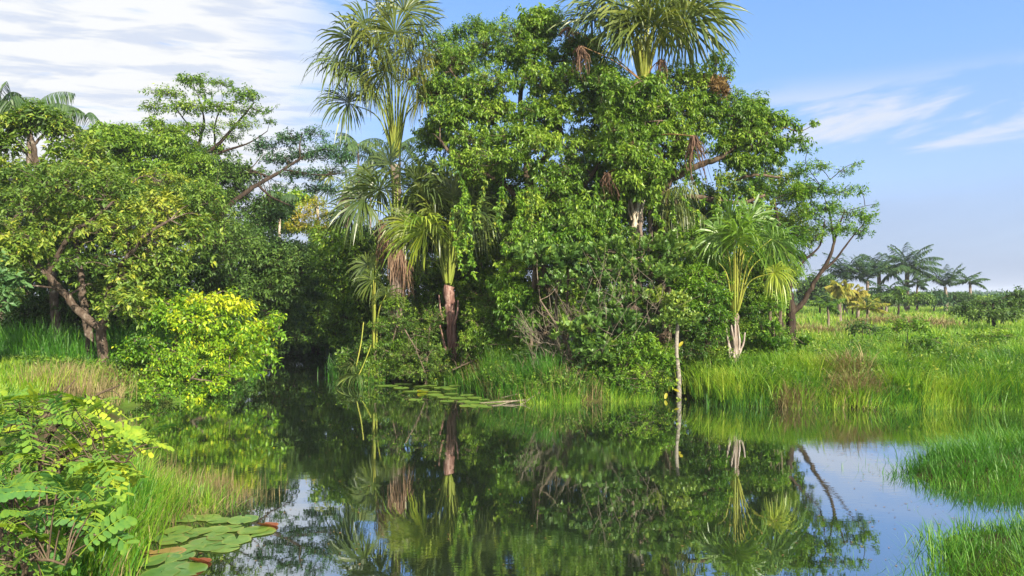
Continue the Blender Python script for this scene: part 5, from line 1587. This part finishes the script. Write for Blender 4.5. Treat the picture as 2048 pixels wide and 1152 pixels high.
# ------------------------------------------------------------------ water lilies
def pad_mesh(seed, curl=0.0):
    rng = np.random.default_rng(seed)
    n = 26
    th = np.linspace(.14, 2 * np.pi - .14, n)
    r = 1 + rng.normal(0, .02, n) + .04 * np.sin(2 * th + rng.uniform(0, 6)) + .025 * np.sin(5 * th + rng.uniform(0, 6))
    V = [[.05, 0, 0]]
    for f in (.45, .8, 1.0):
        for k in range(n):
            z = .012 * math.sin(3 * th[k] + seed) * f + (.03 * f ** 4 * max(0, math.sin(th[k] * 1.0 + seed * 2.1)) ** 3) + rng.normal(0, .004)
            z += curl * max(0, math.cos(th[k] - 2)) * f ** 2
            x = r[k] * f * math.cos(th[k]) * (1 - .45 * curl * max(0, math.cos(th[k] - 2)) * f)
            V.append([x, r[k] * f * math.sin(th[k]), z])
    q, t = [], []
    for k in range(n - 1):
        t.append([0, 1 + k, 2 + k])
        for j in range(2):
            a = 1 + j * n + k
            q.append([a, a + n, a + n + 1, a + 1])
    V = np.array(V)
    mb = MB()
    val = np.clip(.42 + rng.normal(0, .14) + .5 * (np.linalg.norm(V[:, :2], axis=1) > .95) + rng.normal(0, .05, len(V)), 0, 1)
    mb.add(V, q, t, val)
    return mb


def lilies():
    rng = np.random.default_rng(55)
    mats = [leaf_mat('lily_pad_green', [(.035, .11, .02), (.07, .15, .03), (.11, .18, .035), (.13, .10, .035)], rough=.3, trans=.1, spec=.5), M['pad'],
            leaf_mat('lily_pad_bronze', [(.10, .09, .02), (.17, .13, .03), (.22, .15, .04), (.26, .16, .06)], rough=.35, trans=.1, spec=.5)]
    protos = []
    for i in range(9):
        o = pad_mesh(700 + i).build('lily_pad', mats[(0, 1, 0, 1, 0, 1, 0, 2, 1)[i]])
        protos.append(o)
    used = set()

    def place(px, py, r, label, group, pi=None, z=.006):
        pi = int(rng.integers(0, 7)) if pi is None else pi
        o = protos[pi]
        if pi in used:
            o = o.copy()
            COL.objects.link(o)
        used.add(pi)
        x, y = W(px, py)
        o.location = (x, y, z + rng.uniform(0, .008))
        o.scale = (r, r * rng.uniform(.9, 1.05), r)
        o.rotation_euler = (rng.normal(0, .018), rng.normal(0, .018), rng.uniform(0, 6.28))
        tag(o, label, 'lily pad', group)
        return o
    near = 'green lily pad in the cluster between the foreground grass and the open water'
    spots = [(375, 1045), (410, 1035), (440, 1045), (475, 1042), (395, 1060), (428, 1062), (460, 1058), (372, 1075), (405, 1080), (440, 1078), (470, 1082), (355, 1060), (505, 1062),
             (420, 1095), (385, 1095), (452, 1098), (345, 1085), (488, 1040), (360, 1035), (330, 1075)]
    for (x, y) in spots:
        place(x + rng.normal(0, 3), y + rng.normal(0, 2), rng.uniform(.135, .18), near, 'green pads of the near lily cluster')
    low = 'green lily pad of the small group at the bottom edge beside the red upturned one'
    for (x, y) in [(330, 1118), (365, 1112), (350, 1135), (320, 1148), (300, 1125), (378, 1140)]:
        place(x, y, rng.uniform(.13, .18), low, 'green pads at the bottom edge')
    place(335, 1106, .17, 'bronze yellow lily pad above the red upturned one at the bottom', None, 7)
    place(275, 1108, .15, 'bronze lily pad half under the foreground grass at the bottom left', None, 7)
    place(515, 1064, .2, 'green lily pad lying furthest out, beside the floating rust red leaf', None, 8)
    place(372, 985, .16, 'green lily pad among the dry reeds', None, 0)
    far = 'yellow green lily pad floating in the far group in front of the short fan palm'
    for (x, y) in [(815, 770), (840, 774), (862, 772), (880, 776), (845, 780), (822, 783), (868, 784), (900, 778), (905, 789), (885, 795), (915, 797), (935, 790), (950, 797), (925, 803), (950, 806), (968, 800),
                   (975, 807), (955, 813), (938, 812), (972, 815), (990, 803), (1000, 808), (800, 768), (780, 771), (870, 790), (895, 803), (800, 776), (915, 770), (765, 772)]:
        place(x + rng.normal(0, 2), y + rng.normal(0, .8), rng.uniform(.15, .25), far, 'pads of the far lily group', int(rng.choice([1, 3, 5])))
    place(831, 800, .17, 'single lily pad floating apart at the left front of the far group', None, 8)
    # special ones
    for (px, py, r, curl, lab, mat) in ((400, 1127, .11, .7, 'rust red upturned lily pad at the bottom edge', 'padred'), (536, 1054, .12, .5, 'rust red curled lily pad floating furthest right of the near cluster', 'padred'),
                                        (845, 785, .15, .45, 'curled pale yellow lily pad in the far group', 'gold')):
        o = pad_mesh(int(px), curl).build('lily_pad', M[mat])
        x, y = W(px, py)
        o.location = (x, y, .02)
        o.scale = (r, r, r)
        o.rotation_euler = (0, 0, 2.4)
        tag(o, lab, 'lily pad')


lilies()


def floating_bits():
    rng = np.random.default_rng(91)
    n = 2200
    x = rng.uniform(-8, 9, n * 8)
    y = rng.uniform(7.5, 26, n * 8)
    d = -shore(x, y)
    ok = (d > .1) & (rng.random(len(x)) < .06 + .9 * np.exp(-d / .8))
    x, y = x[ok][:n], y[ok][:n]
    n = len(x)
    mb = MB()
    a = rng.uniform(0, 6.28, n)
    L = rng.uniform(.01, .05, n)
    leaves(mb, np.stack([x, y, np.full(n, .006)], 1), np.stack([np.cos(a), np.sin(a), np.zeros(n)], 1), np.tile([0, 0, 1.0], (n, 1)), L, L * .45, rng.random(n), fold=.02, bend=.0)
    tag(mb.build('floating_leaf_litter', M['deadleaf'], smooth=False), kind='stuff')


floating_bits()


# ------------------------------------------------------------------ foreground grass and reeds
def patch(pts):
    return np.array([W(px, py) for px, py in pts])


def poly_xy(poly_px, n, rng):
    """plan positions spread over an outline of waterline positions"""
    pl = np.array([W(*p) for p in poly_px])
    lo, hi = pl.min(0), pl.max(0)
    out = []
    while len(out) < n:
        p = rng.uniform(lo, hi, (n * 3, 2))
        x, y = p[:, 0], p[:, 1]
        ins = np.zeros(len(p), bool)
        for i in range(len(pl)):
            a, b = pl[i], pl[(i + 1) % len(pl)]
            ins ^= ((a[1] > y) != (b[1] > y)) & (x < (b[0] - a[0]) * (y - a[1]) / (b[1] - a[1] + 1e-12) + a[0])
        out += list(p[ins])
    return out[:n]


rngf = np.random.default_rng(140)
grass('foreground_grass', 'grass', None, 0, (.28, .6), (.008, .016), tuss=13, sig=.09, xy=poly_xy([(190, 1010), (300, 985), (430, 985), (470, 1000), (410, 1022), (330, 1036), (280, 1090), (220, 1190), (60, 1230), (60, 1060)], 700, rngf), seed=141, val=.5, lean=(.15, .7))
grass('foreground_green_grass', 'grassdeep', None, 0, (.3, .6), (.008, .015), tuss=12, sig=.1, xy=poly_xy([(150, 1040), (320, 1000), (390, 1010), (300, 1060), (240, 1180), (-60, 1300), (-60, 1100)], 500, rngf), seed=142, val=.6, lean=(.15, .6))
grass('dry_reeds', 'straw', None, 0, (.45, .8), (.006, .010), tuss=5, sig=.07, xy=poly_xy([(280, 985), (330, 965), (440, 965), (500, 985), (495, 1005), (400, 1000), (290, 1010)], 330, rngf), seed=143, val=.55, lean=(.03, .2), curl=.6)
grass('foreground_straw', 'straw', None, 0, (.25, .55), (.006, .011), tuss=6, sig=.1, xy=poly_xy([(190, 1010), (300, 985), (430, 985), (470, 1000), (410, 1022), (330, 1036), (280, 1090), (220, 1190), (60, 1230), (60, 1060)], 620, rngf), seed=147, val=.5, lean=(.2, .9))
grass('dry_reeds_litter', 'straw', None, 0, (.25, .55), (.006, .010), tuss=6, sig=.09, xy=poly_xy([(270, 1000), (480, 990), (500, 1010), (420, 1040), (300, 1050)], 200, rngf), seed=144, val=.4, lean=(.3, 1.0))
grass('sparse_water_stalks', 'straw', None, 0, (.25, .55), (.005, .008), tuss=2, sig=.05, xy=poly_xy([(480, 960), (600, 950), (610, 985), (520, 1005), (490, 1000)], 55, rngf), seed=145, val=.3, lean=(.02, .15), curl=.3)
grass('green_water_stalks', 'grass', None, 0, (.2, .45), (.005, .009), tuss=2, sig=.05, xy=poly_xy([(490, 950), (620, 945), (620, 975), (520, 990)], 35, rngf), seed=146, val=.5, lean=(.02, .2), curl=.3)
# the two grassy tongues at the lower right
grass('grassy_tongue', 'grassdeep', (5.0, 16, 10.2, 14.2), 26000, (.18, .44), (.006, .012), (-.5, 9), tuss=26, sig=.12, seed=151, val=.5, lean=(.2, .8), keep=lambda x, y, r: y > 10.15)
grass('front_grassy_tongue', 'grassdeep', (3.6, 10, 6.0, 9.3), 9000, (.15, .4), (.005, .011), (-.4, 9), tuss=24, sig=.11, seed=152, val=.6, lean=(.2, .8))
grass('front_tongue_fresh_grass', 'grass', (4.2, 9, 6.2, 8.9), 5500, (.15, .36), (.005, .010), (.0, 9), tuss=12, sig=.09, seed=153, val=.45, lean=(.2, .9))
grass('emergent_blades', 'grassdeep', (3.2, 8, 7, 13.2), 900, (.18, .4), (.005, .009), (-1.1, -.2), tuss=5, sig=.06, seed=154, val=.5, lean=(.2, .7))


# ------------------------------------------------------------------ foreground shrub with compound leaves
def compound_leaf(base, d, up, L, pairs, lw, rng, val):
    """rachis with pairs of oblong leaflets, the last ones largest"""
    mb = MB()
    d = nrm(d)
    s = nrm(np.cross(d, up))
    n = np.cross(s, d)
    K = 8
    ts = np.linspace(0, 1, K)
    pts = base + d * (ts * L)[:, None] + n * (np.sin(ts * 1.8) * L * .10)[:, None] - np.array([0, 0, 1.0]) * (ts ** 2 * L * .22)[:, None]
    tube(mb, pts, np.linspace(.004, .002, K), 4, .7)
    tt = np.linspace(.2, .97, pairs)
    bp = np.stack([np.interp(tt, ts, pts[:, i]) for i in range(3)], 1)
    tan = nrm(np.stack([np.interp(tt, ts, np.gradient(pts[:, i])) for i in range(3)], 1))
    ll = lw * (.55 + .6 * tt ** 1.3)
    for sg in (1, -1):
        fw = .35 + .25 * tt[:, None]
        dd = nrm(s * sg + tan * fw * rng.uniform(.8, 1.3) + n * .12 - np.array([0, 0, .2]) + rng.normal(0, .10, bp.shape))
        nn = nrm(n + s * sg * .12 + rng.normal(0, .14, bp.shape))
        oval_leaves(mb, bp, dd, nn, ll, ll * .52, np.clip(val + rng.normal(0, .06, pairs), 0, 1), fold=.06, bend=.12, tipw=1.0)
    return mb


def senna(label, base_px, stems, region, n, D0, D1, Lr, lw, val, seed, dirs):
    rng = np.random.default_rng(seed)
    b = foot(*base_px, .05)
    t = thing('compound_leaf_shrub', label, 'shrub', b, 'foreground shrubs with paired leaflets')
    w = MB()
    nodes = []
    for st in stems:
        p = smooth_path([b] + [P(*q) for q in st], 8)
        tube(w, p, np.linspace(.016, .005, len(p)), 6, rng.random())
        nodes.append(p[3:])
    nodes = np.vstack(nodes)
    reg = np.array(region, float)
    lo, hi = reg.min(0), reg.max(0)
    k = 0
    while k < n:
        px, py = rng.uniform(lo, hi)
        ins = False
        for i in range(len(reg)):
            a, c = reg[i], reg[(i + 1) % len(reg)]
            if (a[1] > py) != (c[1] > py) and px < (c[0] - a[0]) * (py - a[1]) / (c[1] - a[1] + 1e-9) + a[0]:
                ins = not ins
        if not ins:
            continue
        D = rng.uniform(D0, D1)
        p = P(px, py, D)
        j = nodes[np.argmin(np.linalg.norm(nodes - p, axis=1))]
        away = p - j
        d = nrm(nrm(away + 1e-6) * .5 + np.array([rng.normal(dirs, .75), rng.normal(-.45, .5), rng.normal(.12, .28)]))
        L = rng.uniform(*Lr)
        base = p - d * L * .5
        tube(w, smooth_path([j, (j + base) / 2 + np.array([0, 0, .03]), base], 4), np.linspace(.0045, .003, 8), 4, rng.random())
        up = nrm(np.array([rng.normal(0, .3), -.45 + rng.normal(0, .25), 1.0]))
        v = np.clip(val + .3 * ((py < 960) - .5) * 0 + rng.normal(0, .15), .02, .98)
        m = compound_leaf(base, d, up, L, int(rng.integers(7, 12)), lw * rng.uniform(.75, 1.2), rng, v)
        m.build('compound_leaf', M['senna'], t, smooth=True, origin=b)
        k += 1
    w.build('stem', M['branch'], t, origin=b)


UPPER = [[(60, 900, 5.6), (100, 820, 5.7), (150, 760, 5.8)], [(100, 950, 5.5), (190, 880, 5.5), (300, 868, 5.5)], [(80, 930, 5.5), (60, 850, 5.4), (10, 800, 5.4)], [(110, 960, 5.3), (180, 920, 5.2), (250, 925, 5.2)],
         [(90, 900, 5.7), (180, 800, 5.9), (240, 770, 6)], [(0, 900, 5.5), (-30, 840, 5.5)]]
senna('yellow green foreground shrub with paired oblong leaflets spreading toward the water', (60, 5.6), UPPER,
      [(-40, 800), (70, 790), (150, 785), (220, 800), (230, 820), (250, 850), (320, 862), (300, 890), (240, 930), (225, 960), (120, 960), (-40, 960)], 98, 4.9, 5.8, (.26, .44), .060, .7, 161, .35)
senna('tallest foreground shrub, its bright leaves standing before the left bank grass', (90, 6.6),
      [[(90, 900, 6.6), (100, 820, 6.6), (120, 760, 6.6)], [(90, 880, 6.6), (180, 800, 6.5), (230, 775, 6.5)], [(60, 900, 6.6), (20, 820, 6.6), (-20, 790, 6.6)], [(120, 900, 6.4), (220, 880, 6.4), (280, 900, 6.4)]],
      [(-40, 810), (60, 795), (110, 780), (170, 780), (230, 800), (230, 840), (290, 880), (250, 940), (100, 980), (-40, 980)], 90, 6.0, 7.0, (.28, .42), .066, .64, 163, .2)
senna('deep green foreground shrub with paired leaflets at the bottom left corner', (20, 4.0),
      [[(40, 1060, 4.2), (110, 1000, 4.3), (190, 1000, 4.3)], [(60, 1110, 4.1), (120, 1080, 4.1), (200, 1068, 4.1)], [(20, 1050, 4.2), (30, 960, 4.4), (60, 930, 4.5)], [(50, 1140, 3.9), (90, 1120, 3.8), (130, 1130, 3.8)],
       [(0, 1050, 4.2), (-40, 980, 4.3)]],
      [(-40, 930), (60, 920), (140, 960), (215, 1000), (180, 1030), (230, 1070), (150, 1090), (130, 1152), (60, 1160), (-40, 1160)], 80, 3.7, 4.6, (.24, .36), .054, .44, 162, .45)


# ------------------------------------------------------------------ morning air over the meadow
def haze():
    mb = MB()
    x0, x1, y0, y1, z0, z1 = -1050, 1050, -320, 1850, -2.5, 16.0
    v = [(x, y, z) for z in (z0, z1) for x, y in ((x0, y0), (x1, y0), (x1, y1), (x0, y1))]
    mb.add(v, [[3, 2, 1, 0], [4, 5, 6, 7], [0, 1, 5, 4], [1, 2, 6, 5], [2, 3, 7, 6], [3, 0, 4, 7]])
    m, nt, N, L = newmat('morning_haze')
    pv = N.new('ShaderNodeVolumePrincipled')
    pv.inputs['Color'].default_value = (.8, .87, 1, 1)
    pv.inputs['Density'].default_value = .0005
    pv.inputs['Anisotropy'].default_value = .2
    o = N.new('ShaderNodeOutputMaterial')
    L.new(pv.outputs[0], o.inputs['Volume'])
    tag(mb.build('haze', m, smooth=False), kind='stuff')


haze()
